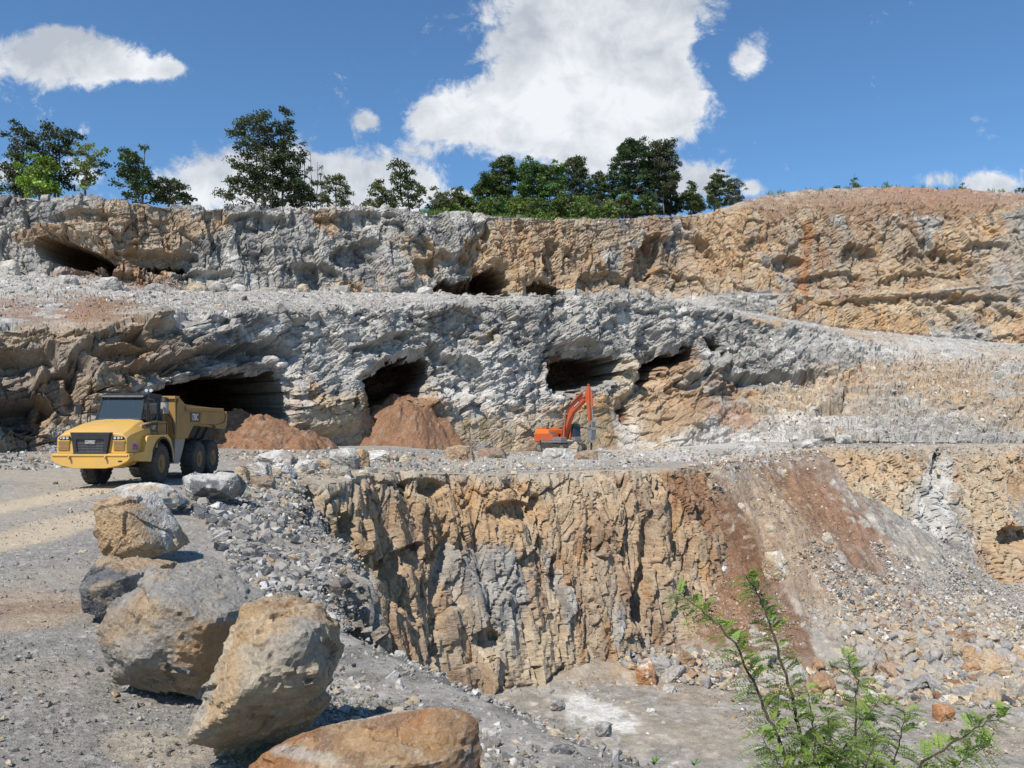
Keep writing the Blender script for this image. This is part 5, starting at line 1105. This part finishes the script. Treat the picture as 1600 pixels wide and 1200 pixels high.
# ------------------------------------------------------------------ tracked excavator with a hydraulic hammer (x forwards, y to its left)
OR = mat_plain('orange_paint', (.52,.085,.025), .42, dirt=.6, dirtcol=(.30,.13,.075), dscale=1.1); ORL = mat_plain('light_orange_paint', (.78,.19,.03), .4, dirt=.3, dirtcol=(.45,.2,.1), dscale=1.5)
GRD = mat_plain('grey_machine_paint', (.16,.16,.165), .55, dirt=.4, dirtcol=(.3,.28,.24), dscale=3); STEEL = mat_plain('bare_steel', (.45,.44,.43), .35, .8)
ez = float(zA(np.array([5.6]), np.array([95.]))[0]); EX = empty('excavator', (5.7, 95.0, ez), math.atan2(-.8, .6))
tag(EX, 'orange tracked excavator with a hydraulic hammer, working at the foot of the pale wall', 'excavator')
for sy in (-1, 1):
    y0, y1 = sorted((sy*1.05, sy*1.70)); m = MB(); tr_ = []
    for k in range(11): a = R(90+k*18); tr_.append((-2.05+.48*math.cos(a), .50+.48*math.sin(a)))
    for k in range(11): a = R(-90+k*18); tr_.append((2.05+.48*math.cos(a), .50+.48*math.sin(a)))
    m.poly(tr_, 'y', y0, y1)
    for k in range(26): x = -2.1+k*.168; m.box(x,x+.05,y0-.01,y1+.01,.97,1.01); m.box(x,x+.05,y0-.01,y1+.01,-.02,.02)
    t = m.build('track', CHAS, EX, .0); m = MB()
    for k in range(7): m.cyl((-1.8+k*.6,sy*1.38-.34,.30),(-1.8+k*.6,sy*1.38+.34,.30),.18,.18,12)
    for x in (-2.05,2.05): m.cyl((x,sy*1.38-.36,.5),(x,sy*1.38+.36,.5),.34,.34,16)
    m.build('rollers', GRD, t)
m = MB(); m.box(-1.2,1.2,-1.1,1.1,.45,.95); m.cyl((0,0,.9),(0,0,1.15),.75,.75,24); m.build('undercarriage', GRD, EX, .02)
m = MB(); m.box(-1.9,1.75,-1.5,1.5,1.12,1.32); m.build('deck', GRD, EX, .02)
m = MB(); m.poly([(-3.1,1.15),(-3.22,1.9),(-3.1,2.12),(-2.2,2.12),(-2.2,1.15)], 'y', -1.5, 1.5); m.build('counterweight', OR, EX, .08)
m = MB(); m.poly([(-3.08,2.13),(-3.0,2.55),(-2.9,2.62),(-.6,2.62),(-.6,2.05),(-2.19,2.05)], 'y', -1.46, 1.46); en = m.build('engine_cover', ORL, EX, .06)
m = MB(); m.box(-2.9,-2.0,-1.2,1.2,2.60,2.80); m.build('engine_hatch', ORL, en, .04)
m = MB(); m.cyl((-1.7,-.55,2.6),(-1.7,-.55,3.35),.08,.08,12); m.cyl((-1.7,-.55,3.3),(-1.5,-.55,3.45),.08,.08,12); m.build('exhaust', CHAS, en)
m = MB(); m.cyl((-1.25,-1.0,2.6),(-1.25,-1.0,3.05),.14,.14,14); m.cyl((-1.25,-1.0,3.05),(-1.25,-1.0,3.12),.18,.14,14); m.build('air_intake', CHAS, en)
m = MB(); m.box(-2.15,.2,-1.5,-.55,1.33,2.04); m.build('side_housing', OR, EX, .04)
m = MB(); m.box(.2,1.7,-1.5,-.6,1.33,1.75); m.build('tool_box', GRD, EX, .04)
m = MB(); m.box(-.6,-.4,-1.3,-.6,2.05,2.3); m.tube([(-2.8,-1.4,2.62),(-2.8,-1.4,2.95),(-.7,-1.4,2.95),(-.7,-1.4,2.62)], .02, 6); m.build('handrail', GRD, EX)
m = MB(); m.box(-2.15,-.2,.5,1.5,1.33,2.04); m.build('side_housing', OR, EX, .04)
# cab
m = MB(); m.box(-.1,1.75,.55,1.52,1.33,1.75); ca = m.build('cab', GRD, EX, .03); m = MB()
for (x, y) in ((-.05,.6),(-.05,1.48),(.95,1.48),(1.68,.6),(1.68,1.48)): m.tube([(x,y,1.7),(x-(.22 if x > 1.5 else 0),y,3.15)], .045, 6)
m.box(-.1,1.5,.55,1.52,3.12,3.24); m.build('cab_frame', CHAS, ca)
for nm, pl in (('side_window',[(-.02,1.78),(.92,1.78),(.92,3.10),(-.02,3.10)]),('side_window',[(.98,1.78),(1.64,1.78),(1.45,3.10),(.98,3.10)])):
    MB().poly(pl, 'y', 1.478, 1.488).build(nm, GLS, ca); MB().poly(pl, 'y', .575, .585).build(nm, GLS, ca)
m = MB(); m.loft([[(1.69,.62,1.78),(1.69,1.46,1.78),(1.70,1.46,1.78),(1.70,.62,1.78)],[(1.47,.62,3.10),(1.47,1.46,3.10),(1.48,1.46,3.10),(1.48,.62,3.10)]]); m.build('windscreen', GLS, ca)
m = MB(); m.box(.3,.8,.8,1.25,1.75,2.1); m.box(.25,.4,.8,1.25,2.1,2.85); m.build('seat', SKIN_T, ca, .04)
# boom
m = MB(); m.poly([(.35,1.35),(.75,1.45),(1.65,3.6),(2.35,4.55),(4.25,5.85),(4.55,6.30),(4.38,6.62),(4.05,6.58),(1.75,5.35),(1.15,4.55),(.20,1.75)], 'y', -.30, .26); bo = m.build('boom', OR, EX, .04)
for sy in (-.52, .44): 
    m = MB(); m.cyl((1.0,sy,1.5),(1.18,sy,3.1),.13,.13,12); m.build('boom_cylinder', OR, EX); m = MB(); m.cyl((1.18,sy,3.1),(1.36,sy,4.35),.07,.07,10); m.build('boom_rod', STEEL, EX)
m = MB(); m.cyl((1.36,-.6,4.35),(1.36,.55,4.35),.14,.14,12); m.cyl((4.35,-.42,6.35),(4.35,.38,6.35),.16,.16,12); m.build('boom_pin', GRD, bo)
m = MB(); m.cyl((1.7,0-.02,5.45),(3.6,-.02,6.75),.14,.14,12); m.build('arm_cylinder', OR, EX); m = MB(); m.cyl((3.6,-.02,6.75),(4.75,-.02,7.25),.07,.07,10); m.build('arm_rod', STEEL, EX)
m = MB(); m.tube([(.5,-.34,2.0),(1.15,-.34,4.5),(1.8,-.34,5.3),(4.1,-.34,6.5)], .035, 6); m.tube([(.5,-.34,1.8),(1.3,-.36,4.3),(2.0,-.36,5.2),(4.2,-.36,6.3)], .03, 6); m.build('hydraulic_hose', CHAS, bo)
m = MB(); an = math.atan2(1.9-.0, 2.8); m.poly([(2.62,5.02),(3.55,5.66),(3.42,5.90),(2.49,5.26)], 'y', -.315, -.305); pl_ = m.build('name_plate', DECAL, bo)
t = text('name_lettering', 'DOOSAN', .22, WHT, pl_, (3.02,-.322,5.46), (0, 0, 0), .002, .006, 1.0); t.rotation_euler = (Matrix.Rotation(-math.atan2(.64,.93), 3, 'Y') @ Matrix.Rotation(R(90), 3, 'X')).to_euler()
# stick
m = MB(); m.poly([(4.10,6.0),(4.55,5.7),(4.98,3.0),(5.12,2.9),(5.2,3.1),(5.05,5.6),(4.98,7.0),(4.82,7.45),(4.62,7.42),(4.35,6.6)], 'y', -.24, .20); sk = m.build('stick', OR, EX, .03)
m = MB(); m.cyl((5.22,-.02,6.85),(5.30,-.02,5.0),.12,.12,12); m.build('hammer_cylinder', OR, EX); m = MB(); m.cyl((5.30,-.02,5.0),(5.42,-.02,3.6),.065,.065,10); m.build('hammer_rod', STEEL, EX)
m = MB(); m.tube([(4.72+.13*math.cos(a), -.02, 7.55+.13*math.sin(a)) for a in [k*.524 for k in range(13)]], .045, 6); m.build('lifting_eye', OR, sk)
m = MB(); m.poly([(4.95,3.05),(5.2,3.0),(5.6,3.5),(5.5,3.65),(5.3,3.6)], 'y', -.3, .26); m.poly([(5.42,3.65),(5.6,3.5),(5.5,2.8),(5.35,2.8)], 'y', -.28, .24); m.build('linkage', GRD, EX, .02)
hm = MB(); hm.poly([(4.78,2.95),(5.62,2.85),(5.55,2.2),(5.42,1.25),(4.92,1.3),(4.80,2.3)], 'y', -.36, .32); ho = hm.build('hammer', GRD, EX, .03); m = MB(); m.cyl((5.16,-.02,1.3),(5.13,-.02,.35),.11,.10,12); m.cyl((5.13,-.02,.35),(5.12,-.02,.08),.10,.02,12); m.build('chisel', CHAS, ho)
m = MB(); m.poly([(4.72,2.9),(5.66,2.82),(5.62,2.6),(4.74,2.66)], 'y', -.40, .36); m.poly([(4.86,1.5),(5.5,1.44),(5.46,1.2),(4.88,1.25)], 'y', -.40, .36); m.build('hammer_bracket', STEEL, ho)
# ------------------------------------------------------------------ trees on the quarry top
def leaf_quads(cen, nrm_seed, size, rng, up=.35, aspect=.62):
    n = len(cen); d = rng.normal(size=(n, 3)); d[:, 2] += up; d /= np.linalg.norm(d, axis=1, keepdims=True)
    u = np.cross(d, rng.normal(size=(n, 3))); u /= np.linalg.norm(u, axis=1, keepdims=True); v = np.cross(d, u); s = size[:, None]
    q = np.stack([cen-u*s, cen+v*s*aspect, cen+u*s, cen-v*s*aspect], 1); return q.reshape(-1, 3), np.arange(n*4).reshape(n, 4)
def taper_mesh(segs_):
    m = MB()
    for a, b, r0, r1 in segs_:
        if (Vector(b)-Vector(a)).length > .02: m.cyl(a, b, r0, r1, 6)
    return m
def curve_pts(a, b, bend, n, rr):
    a = Vector(a); b = Vector(b); o = []
    for k in range(n+1):
        t = k/n; o.append(a.lerp(b, t)+Vector(bend)*math.sin(math.pi*t)+Vector((rr.uniform(-1, 1), rr.uniform(-1, 1), rr.uniform(-1, 1)))*.12*(0 < k < n))
    return o
def tree(name, label, bx, outline, ncl, clr, col, seed, back=6.0, trunks=((0, 1.0),), lean=0, group=None, leaf=.19, dens=90, tr_r=.16, cat='tree', sparse=0.0, colvar=.35, gap=.5):
    rr = random.Random(seed); rng = np.random.default_rng(seed); base = crest(bx, back); Y = base.y; o = empty(name, base); tag(o, label, cat, group)
    poly = [P(x, y, Y) for x, y in outline]; xs = np.array([q.x for q in poly]); zs = np.array([q.z for q in poly]); pol2 = np.stack([xs, zs], -1); w_ = (xs.max()-xs.min())*.5
    top = zs.max(); C = []; tries = 0
    while len(C) < ncl and tries < 20000:
        tries += 1; x = rng.uniform(xs.min(), xs.max()); z = rng.uniform(zs.min(), zs.max())
        if not in_poly(np.array([x]), np.array([z]), pol2)[0]: continue
        rad = clr*rng.uniform(.65, 1.25); 
        if any((x-c[0])**2+(z-c[2])**2 < (gap*(rad+c[3]))**2 and abs(c[1]) < 0 for c in C): continue
        C.append((x, Y+rng.normal(0, .38)*min(w_, 4), z, rad))
    if not C: return o
    segs_ = []; tops = []
    for dxp, ht in trunks:
        t0 = base+Vector((dxp, 0, -.6)); t1 = Vector((base.x+dxp+lean, Y, base.z+(top-base.z)*ht*.97)); pts_ = curve_pts(t0, t1, (rr.uniform(-.3, .3), 0, 0), 7, rr); L_ = len(pts_)-1
        for k in range(L_): segs_.append((pts_[k], pts_[k+1], tr_r*(1-k/L_)**.8+.03, tr_r*(1-(k+1)/L_)**.8+.03))
        tops.append(pts_)
    limbs = []
    for (x, y, z, rad) in C:
        pts_ = rr.choice(tops); c = Vector((x, y, z)); best = min(pts_[1:], key=lambda q: abs(q.z-(z-.35*abs(x-q.x)-.5))); mid = curve_pts(best, c, (0, 0, rr.uniform(-.1, .35)), 3, rr)
        for k in range(3): limbs.append((mid[k], mid[k+1], .055*(1-k/3)+.018, .055*(1-(k+1)/3)+.015))
        for _ in range(3): limbs.append((c, c+Vector((rr.gauss(0, 1), rr.gauss(0, 1), rr.gauss(.2, .8)))*rad*.7, .02, .008))
    def rel(sg): return [(Vector(a)-base, Vector(b)-base, r0, r1) for a, b, r0, r1 in sg]
    taper_mesh(rel(segs_)).build('trunk', M_BARK, o, smooth=True); taper_mesh(rel(limbs)).build('limbs', M_BARK, o)
    cen = []; cl = []
    for (x, y, z, rad) in C:
        k = int(dens*rng.uniform(.5, 1.3)*(rad/clr)**2); d = rng.normal(size=(k, 3)); d /= np.linalg.norm(d, axis=1, keepdims=True); rdl = rad*rng.random(k)**.6*1.15
        q = d*rdl[:, None]*np.array([1.2, 1.1, .62]); q[:, 2] -= .12*(q[:, 0]**2)/rad; cen.append(q+np.array([x, y, z])); f = rng.uniform(1-colvar, 1+colvar); cl.append(np.repeat(f, k)*rng.uniform(.75, 1.3, k))
    cen = np.concatenate(cen)-np.array(base); cl = np.concatenate(cl); v, f = leaf_quads(cen, 0, leaf*rng.uniform(.65, 1.3, len(cen)), rng)
    cc = np.array(col)[None]*1.35*cl[:, None]*(1+np.array([.5, .2, 0])*rng.random((len(cl), 1))*.5); mesh_from('crown', v.astype(np.float32), f, M_LEAF, np.repeat(cc, 4, 0), parent=o); return o
DK = (.030,.044,.018); MG = (.05,.085,.022); BG = (.115,.19,.03); OL = (.06,.075,.028); PG = (.085,.11,.045)
tree('tree', 'tall dark leafy tree with a ragged top at the far left', 30, [(0,305),(-4,270),(8,245),(0,222),(18,205),(36,190),(44,208),(58,215),(64,250),(62,300)], 60, .85, DK, 1, 7, ((-.5,.8),(.4,1)))
tree('tree', 'dark tree with a long bough reaching right, second from the left', 82, [(62,300),(66,262),(64,225),(70,192),(84,196),(100,203),(126,208),(110,222),(112,250),(104,270),(110,292),(92,302)], 60, .85, DK, 2, 8, ((0,1),(.5,.85)))
tree('bushy_tree', 'bright green bushy tree in front of the two dark ones on the left', 62, [(34,303),(36,280),(48,262),(60,247),(72,246),(84,262),(84,284),(90,303)], 46, .8, BG, 3, 4, ((0,.7),), tr_r=.1)
tree('tree', 'slim tree with a yellow green flat top and a leaning dark trunk', 131, [(124,306),(126,280),(118,262),(112,240),(120,230),(140,224),(166,232),(154,244),(150,260),(142,275),(138,304)], 26, .62, (.10,.13,.035), 4, 5, ((0,.95),), .6, dens=60)
tree('tree', 'dark tree with a bare sprig at its top, left of the large cloud', 212, [(178,312),(184,290),(190,270),(168,262),(182,256),(200,240),(206,236),(222,246),(226,220),(238,232),(232,260),(240,285),(250,300),(252,314)], 60, .8, (.032,.058,.02), 5, 5, ((-.3,.8),(.9,1)), .4)
tree('shrub', 'dark drooping shrub whose branches point right over the edge', 262, [(246,316),(250,292),(252,276),(262,272),(272,282),(294,284),(286,296),(296,304),(298,315)], 30, .7, DK, 6, 3, ((0,.8),), cat='shrub')
tree('tree', 'broad dark tree, left half of the tallest clump', 412, [(345,320),(342,298),(356,282),(366,262),(362,245),(374,232),(362,212),(380,196),(400,178),(424,180),(430,215),(434,260),(436,320)], 150, .85, (.036,.05,.02), 7, 8, ((-1.2,.8),(0,1),(.9,.9)), dens=85)
tree('tall_tree', 'narrow dark column shaped tree, highest of all on the skyline', 443, [(430,320),(430,270),(430,220),(434,170),(452,170),(458,200),(460,240),(466,280),(466,320)], 85, .75, (.028,.042,.018), 8, 7, ((0,1),), tr_r=.2)
tree('tree', 'low dark bushy tree beneath the narrow column shaped one', 470, [(445,322),(452,290),(462,276),(478,290),(488,300),(490,322)], 34, .75, DK, 9, 6, ((0,.8),))
tree('sapling', 'thin half bare sapling against the white cloud', 478, [(466,300),(464,250),(468,222),(482,225),(488,250),(490,290)], 16, .5, OL, 10, 7, ((-.3,1),(.5,.9)), dens=26, tr_r=.07, cat='tree')
tree('sapling', 'half bare sapling with a few upright twigs right of the tall clump', 498, [(488,322),(490,280),(498,258),(508,250),(514,262),(512,300),(512,322)], 18, .5, OL, 11, 6, ((-.4,1),(.3,.95),(.7,.8)), dens=32, tr_r=.06, cat='tree')
tree('tree', 'small grey green tree of loose foliage right of the tall clump', 524, [(504,322),(506,296),(514,280),(528,272),(540,282),(546,304),(546,322)], 34, .65, (.07,.085,.04), 12, 5, ((0,.9),), dens=60)
tree('tree', 'small tree bending right with a spiky olive top', 596, [(562,322),(566,304),(580,298),(590,280),(600,290),(606,304),(616,322)], 34, .65, OL, 13, 5, ((0,.9),), .3, dens=66)
tree('tree', 'wind swept tree leaning right with a ragged crown', 638, [(612,322),(612,290),(610,262),(612,250),(626,256),(640,262),(656,280),(664,300),(664,324)], 60, .72, (.045,.062,.022), 14, 6, ((-.6,1),(.4,.9)), -.8, dens=72)
WD = [('round olive bush at the left end of the wood',700,[(668,330),(672,308),(690,298),(720,296),(738,306),(742,332)],36,OL,.62),
 ('mid green tree at the left shoulder of the wood',760,[(738,334),(740,300),(752,282),(750,276),(772,270),(784,290),(790,334)],60,MG,1),
 ('tree with a thin pale trunk and an uneven top near the left of the wood',798,[(776,335),(774,290),(768,262),(778,248),(796,246),(806,262),(806,335)],60,(.045,.07,.022),1),
 ('dark green rounded tree, second behind the pale trunk in the wood',826,[(802,336),(806,280),(812,258),(830,252),(848,262),(852,336)],70,(.05,.10,.025),1),
 ('green rounded tree in the middle of the wood',858,[(838,338),(840,280),(846,258),(866,250),(880,264),(884,338)],70,(.055,.105,.025),1),
 ('tree with a raised brownish green tip in the middle of the wood',898,[(872,338),(874,280),(884,255),(896,240),(914,252),(918,280),(920,338)],76,(.05,.07,.024),1),
 ('lower tree filling the gap left of the two tall ones',938,[(914,340),(918,290),(926,272),(944,266),(960,278),(966,340)],60,(.045,.07,.024),1),
 ('tall dense dark tree, left of the two tall ones',984,[(950,338),(954,290),(956,255),(966,228),(984,218),(1006,222),(1014,240),(1020,290),(1022,336)],150,(.028,.052,.018),1),
 ('tall tree with a pale bare trunk, right of the two tall ones',1036,[(1014,300),(1012,250),(1020,222),(1034,214),(1052,228),(1062,262),(1058,290),(1040,300)],80,(.045,.058,.03),1),
 ('short dark tree under the tall one with the pale trunk',1050,[(1022,336),(1026,300),(1040,290),(1060,296),(1064,330)],44,DK,.8),
 ('small conical tree with a twiggy tip',1080,[(1060,330),(1064,306),(1072,296),(1080,280),(1088,298),(1100,308),(1102,328)],38,(.05,.075,.028),.8),
 ('grey green loosely leaved tree at the right end of the wood',1122,[(1104,324),(1106,296),(1110,278),(1124,266),(1140,276),(1146,300),(1146,320)],46,(.065,.09,.04),.8),
 ('twiggy thin tree furthest right of the wood',1152,[(1138,320),(1140,290),(1150,272),(1162,290),(1166,314)],16,(.06,.075,.04),.6)]
for k, (lb, bx, ol, nc_, col, lr) in enumerate(WD):
    tree('tree', lb, bx, ol, int(nc_*2.4), .68*(.85 if lr < .9 else 1), col, 40+k, 7+2.5*((k*7) % 4), ((0, .95),) if k % 3 else ((-.3,.9),(.5,.95)), dens=80 if nc_ > 20 else 36, tr_r=.15, colvar=.45, cat='bush' if k == 0 else 'tree')
for k, (x0, x1, yt, lb) in enumerate([(690,740,322,'low bright green bush in the grass left of the wood'),(800,850,312,'light green undergrowth bush at the edge of the wood, left'),(880,930,314,'light green undergrowth bush at the edge of the wood, middle'),(935,965,318,'small light green bush below the tall dense tree')]):
    tree('bush', lb, (x0+x1)/2, [(x0,340),(x0+4,yt+8),((x0+x1)/2,yt),(x1-4,yt+8),(x1,342)], 26, .55, (.085,.14,.03), 70+k, 3.5, ((0,.6),), tr_r=.06, cat='bush', dens=60)
for k, (x, yt, lb) in enumerate([(1336,268,'tall thin sapling on the right hand skyline'),(1387,281,'small sapling right of the tall thin one on the skyline'),(1308,289,'tiny dark bush on the right hand skyline'),(1503,286,'pale leafless sapling over the far right edge'),(1362,290,'small round bush between the two skyline saplings')]):
    yb = 296 if x < 1450 else 302
    tree('sapling' if yt < 288 else 'bush', lb, x, [(x-6,yb),(x-5,yt+8),(x,yt),(x+5,yt+8),(x+6,yb)], 9, .42, (.06,.09,.035), 80+k, 1.0, ((0,.95),), tr_r=.05, dens=30, cat='sapling' if yt < 288 else 'bush')
for k in range(9):
    x = 742+k*34; yb = 338 if x < 960 else 336
    tree('bush', ['pale','mid green','yellowish','deep green','dull green','fresh green','dusty','leafy','darkest'][k]+' undergrowth bush at the foot of the wood, '+['first from its left end','second from the left','third from the left','left of its middle','in its middle','right of its middle','third from the right','second from its right end','last at its right end'][k], x, [(x-20,yb),(x-17,yb-20-(k*5) % 9),(x,yb-30-(k*7) % 10),(x+17,yb-20),(x+20,yb)], 34, .6, [(.09,.13,.03),(.06,.11,.03),(.11,.15,.035),(.045,.08,.022),(.07,.09,.03),(.08,.14,.03),(.08,.10,.045),(.06,.10,.028),(.04,.07,.02)][k], 170+k, 5.0, ((0,.6),), tr_r=.06, cat='bush', dens=60)
tree('bush', 'green bush cut by the right border of the skyline', 1598, [(1576,302),(1584,296),(1600,292),(1620,300),(1620,306)], 12, .5, MG, 90, 1.5, ((0,.6),), tr_r=.05, dens=50, cat='bush')
# grass along the top edge and small tufts near the boulders
def grass(name, pts, hgt, wid, col, label, rng):
    n = len(pts); a = rng.uniform(0, 6.283, n); h = hgt*rng.uniform(.5, 1.3, n); w_ = np.stack([np.cos(a), np.sin(a), 0*a], -1)*wid; ln = np.stack([rng.normal(0, .35, n)*h, rng.normal(0, .35, n)*h, h], -1)
    v = np.stack([pts-w_, pts+w_, pts+ln+w_*.2, pts+ln-w_*.2], 1).reshape(-1, 3).astype(np.float32); cc = np.array(col)[None]*rng.uniform(.6, 1.5, (n, 1)); return tag(mesh_from(name, v, np.arange(n*4).reshape(n, 4), M_LEAF, np.repeat(cc, 4, 0)), label, 'grass', kind='stuff')
gp_ = []
for x in np.arange(655, 940, .045): 
    q = crest(x, rg.uniform(.8, 7)); 
    if abs(math.sin(x*.05)+math.sin(x*.13)*.6) > .25: gp_.append(q[:])
for x in np.arange(1180, 1600, .5):
    q = crest(x, rg.uniform(-.6, 1.5)); 
    if math.sin(x*.11)+math.sin(x*.31) > .2: gp_.append(q[:])
grass('grass', np.array(gp_)-np.array([0, 0, .1]), .8, .09, (.10,.17,.03), 'bright green grass along the top edge of the quarry', rg)
gq = outside(cast_px(500, rg, zA0, [(430,1178,70,10,-10,1),(630,1040,40,12,20,.7),(1020,1190,60,16,0,1),(560,1100,60,20,0,.4)], 4.5, 14), -.3)
grass('grass_tufts', gq, .07, .003, (.12,.15,.05), 'sparse grass tufts at the foot of the front boulders', rg)
# ------------------------------------------------------------------ young locust shrub close to the camera, lower right
def locust():
    rng = np.random.default_rng(77); rr = random.Random(77); Y0 = 4.2; gz = float(zA(np.array([1.75]), np.array([Y0]))[0]); base = Vector((1.75, Y0, gz))
    o = empty('locust_shrub', base); tag(o, 'young green shrub with feathery leaves on dark stems, close by at the lower right', 'shrub')
    stems = [([(1245,1330),(1215,1150),(1190,1098),(1148,1005),(1110,965),(1062,928)], 4.05, .010), ([(1262,1330),(1246,1130),(1232,1070),(1206,985),(1190,940),(1166,900)], 4.15, .010), ([(1300,1340),(1338,1180),(1336,1110),(1342,1070),(1322,1030)], 4.35, .008),
             ([(1330,1340),(1395,1200),(1408,1150),(1416,1115)], 4.3, .006), ([(1350,1340),(1440,1190),(1490,1162),(1530,1135),(1568,1118)], 4.2, .007), ([(1255,1340),(1275,1200),(1272,1130),(1262,1080)], 4.0, .007), ([(1290,1340),(1300,1210),(1330,1150),(1375,1090)], 4.1, .006),
             ([(1250,1340),(1235,1220),(1215,1190),(1190,1150)], 3.95, .006), ([(1320,1340),(1330,1240),(1355,1190),(1370,1150)], 3.9, .006), ([(1300,1340),(1290,1240),(1300,1170),(1290,1120)], 4.05, .006), ([(1310,1340),(1350,1260),(1370,1190),(1350,1130)], 4.25, .006), ([(1270,1340),(1250,1270),(1260,1200),(1300,1150)], 3.9, .005), ([(1370,1340),(1480,1215),(1500,1190),(1545,1165)], 4.3, .004)]
    V = []; Cc = []
    for si, (pp, Y, r) in enumerate(stems):
        w = [base+Vector((rr.uniform(-.06, .06), rr.uniform(-.05, .05), -.03))]+[P(x, y, Y+rr.uniform(-.05, .05)) for x, y in pp[1:]]; dense = []
        for a, b in zip(w[:-1], w[1:]):
            n = 6
            for k in range(n): dense.append(a.lerp(b, k/n)+Vector((rr.gauss(0, 1), rr.gauss(0, 1), rr.gauss(0, 1)))*.004)
        dense.append(w[-1]); m = MB(); L_ = len(dense)-1
        for k in range(L_): m.cyl(dense[k]-base, dense[k+1]-base, r*(1-.75*k/L_), r*(1-.75*(k+1)/L_), 6)
        leaves = []; acc = 0; Lt = 0
        for k in range(L_): Lt += (dense[k+1]-dense[k]).length
        s = Lt*.15; spc = .010
        while s < Lt+.0:
            q = s; k = 0
            while k < L_-1 and q > (dense[k+1]-dense[k]).length: q -= (dense[k+1]-dense[k]).length; k += 1
            d = (dense[k+1]-dense[k]).normalized(); p0 = dense[k]+d*q; f = s/Lt
            if p0.z > H-(1290-600)/F*4: leaves.append((p0, d, f))
            s += spc*rr.uniform(.6, 1.4)
        for j in range(3): leaves.append((dense[-1], d, 1))
        for (p0, d, f) in leaves:
            side = Vector((rr.choice((-1, 1))*rr.uniform(.5, 1.2), rr.gauss(0, .45), rr.gauss(0, .4))); side = (side-d*side.dot(d)).normalized(); dr = (side*.9+d*.45+Vector((0, 0, .15))).normalized(); ll = rr.uniform(.14, .22)*(1-.4*f); n = rr.randint(8, 12); ax = []
            up = dr.cross(Vector((0, 0, 1)).cross(dr)).normalized()
            for k in range(n+1): t = k/n; ax.append(p0+dr*ll*t+Vector((0, 0, -.05))*t*t)
            m.tube([q-base for q in ax[::3]]+[ax[-1]-base], .0008, 3)
            lat = dr.cross(up).normalized(); tw = rr.uniform(-.5, .5); br = rr.uniform(.7, 1.35); yl = rr.random()*.4
            for k in range(1, n+1):
                for sg in ((-1, 1) if k < n else (0,)):
                    c0 = ax[k]; ld = (lat*sg+dr*(.35 if sg else 1)+up*rr.uniform(-.1, .35)).normalized(); sz = rr.uniform(.024, .033)*(1-.3*f)*(.75 if k in (1, n) else 1)
                    wd = ld.cross(up+lat*tw).normalized()*sz*.20; fold = up*sz*.05
                    a = c0; b = c0+ld*sz*.35; c = c0+ld*sz*.8; e = c0+ld*sz
                    V += [a-base, b+wd-base, c+wd*.8-base, e-base, c-wd*.8-base, b-wd-base]; col = (.20*br+.12*yl, .29*br+.05*yl, .075*br); Cc += [col]*6
        m.build('stem', M_STEM, o)
    V = np.array([v[:] for v in V], np.float32); k = len(V)//6; i = np.arange(k)[:, None]*6; q = np.concatenate([i+np.array([[0, 1, 5, 0]])[:, :4]*0+i*0+np.array([[1, 2, 4, 5]])], 0)
    tr = np.concatenate([i+np.array([[0, 1, 5]]), i+np.array([[2, 3, 4]])]); mesh_from('leaves', V, i+np.array([[1, 2, 4, 5]]), M_SHRUB, np.array(Cc, np.float32), parent=o, tris=tr)
locust()
def weed(label, px_, py_, n, hgt, seed):
    g_ = hitA(px_, py_); rr = random.Random(seed); V = []; F_ = []
    for k in range(n):
        a = rr.uniform(0, 6.28); l = hgt*rr.uniform(.6, 1.2); d = Vector((math.cos(a)*.6, math.sin(a)*.6, rr.uniform(.6, 1.2))).normalized(); s_2 = d.cross(Vector((0, 0, 1))).normalized()*l*.14; i = len(V)
        V += [(0, 0, 0), tuple(d*l*.5+s_2), tuple(d*l-Vector((0, 0, .15*l))), tuple(d*l*.5-s_2)]; F_.append((i, i+1, i+2, i+3))
    o = mesh_from('weed', np.array(V, np.float32), np.array(F_), M_SHRUB, np.repeat(np.array([[.10,.2,.03]]), len(V), 0)); o.location = g_; tag(o, label, 'weed')
weed('small bright green weed at the bottom edge left of the shrub', 1022, 1196, 7, .09, 1); weed('tiny green weed at the bottom border next to the shrub stems', 1085, 1198, 5, .08, 2)
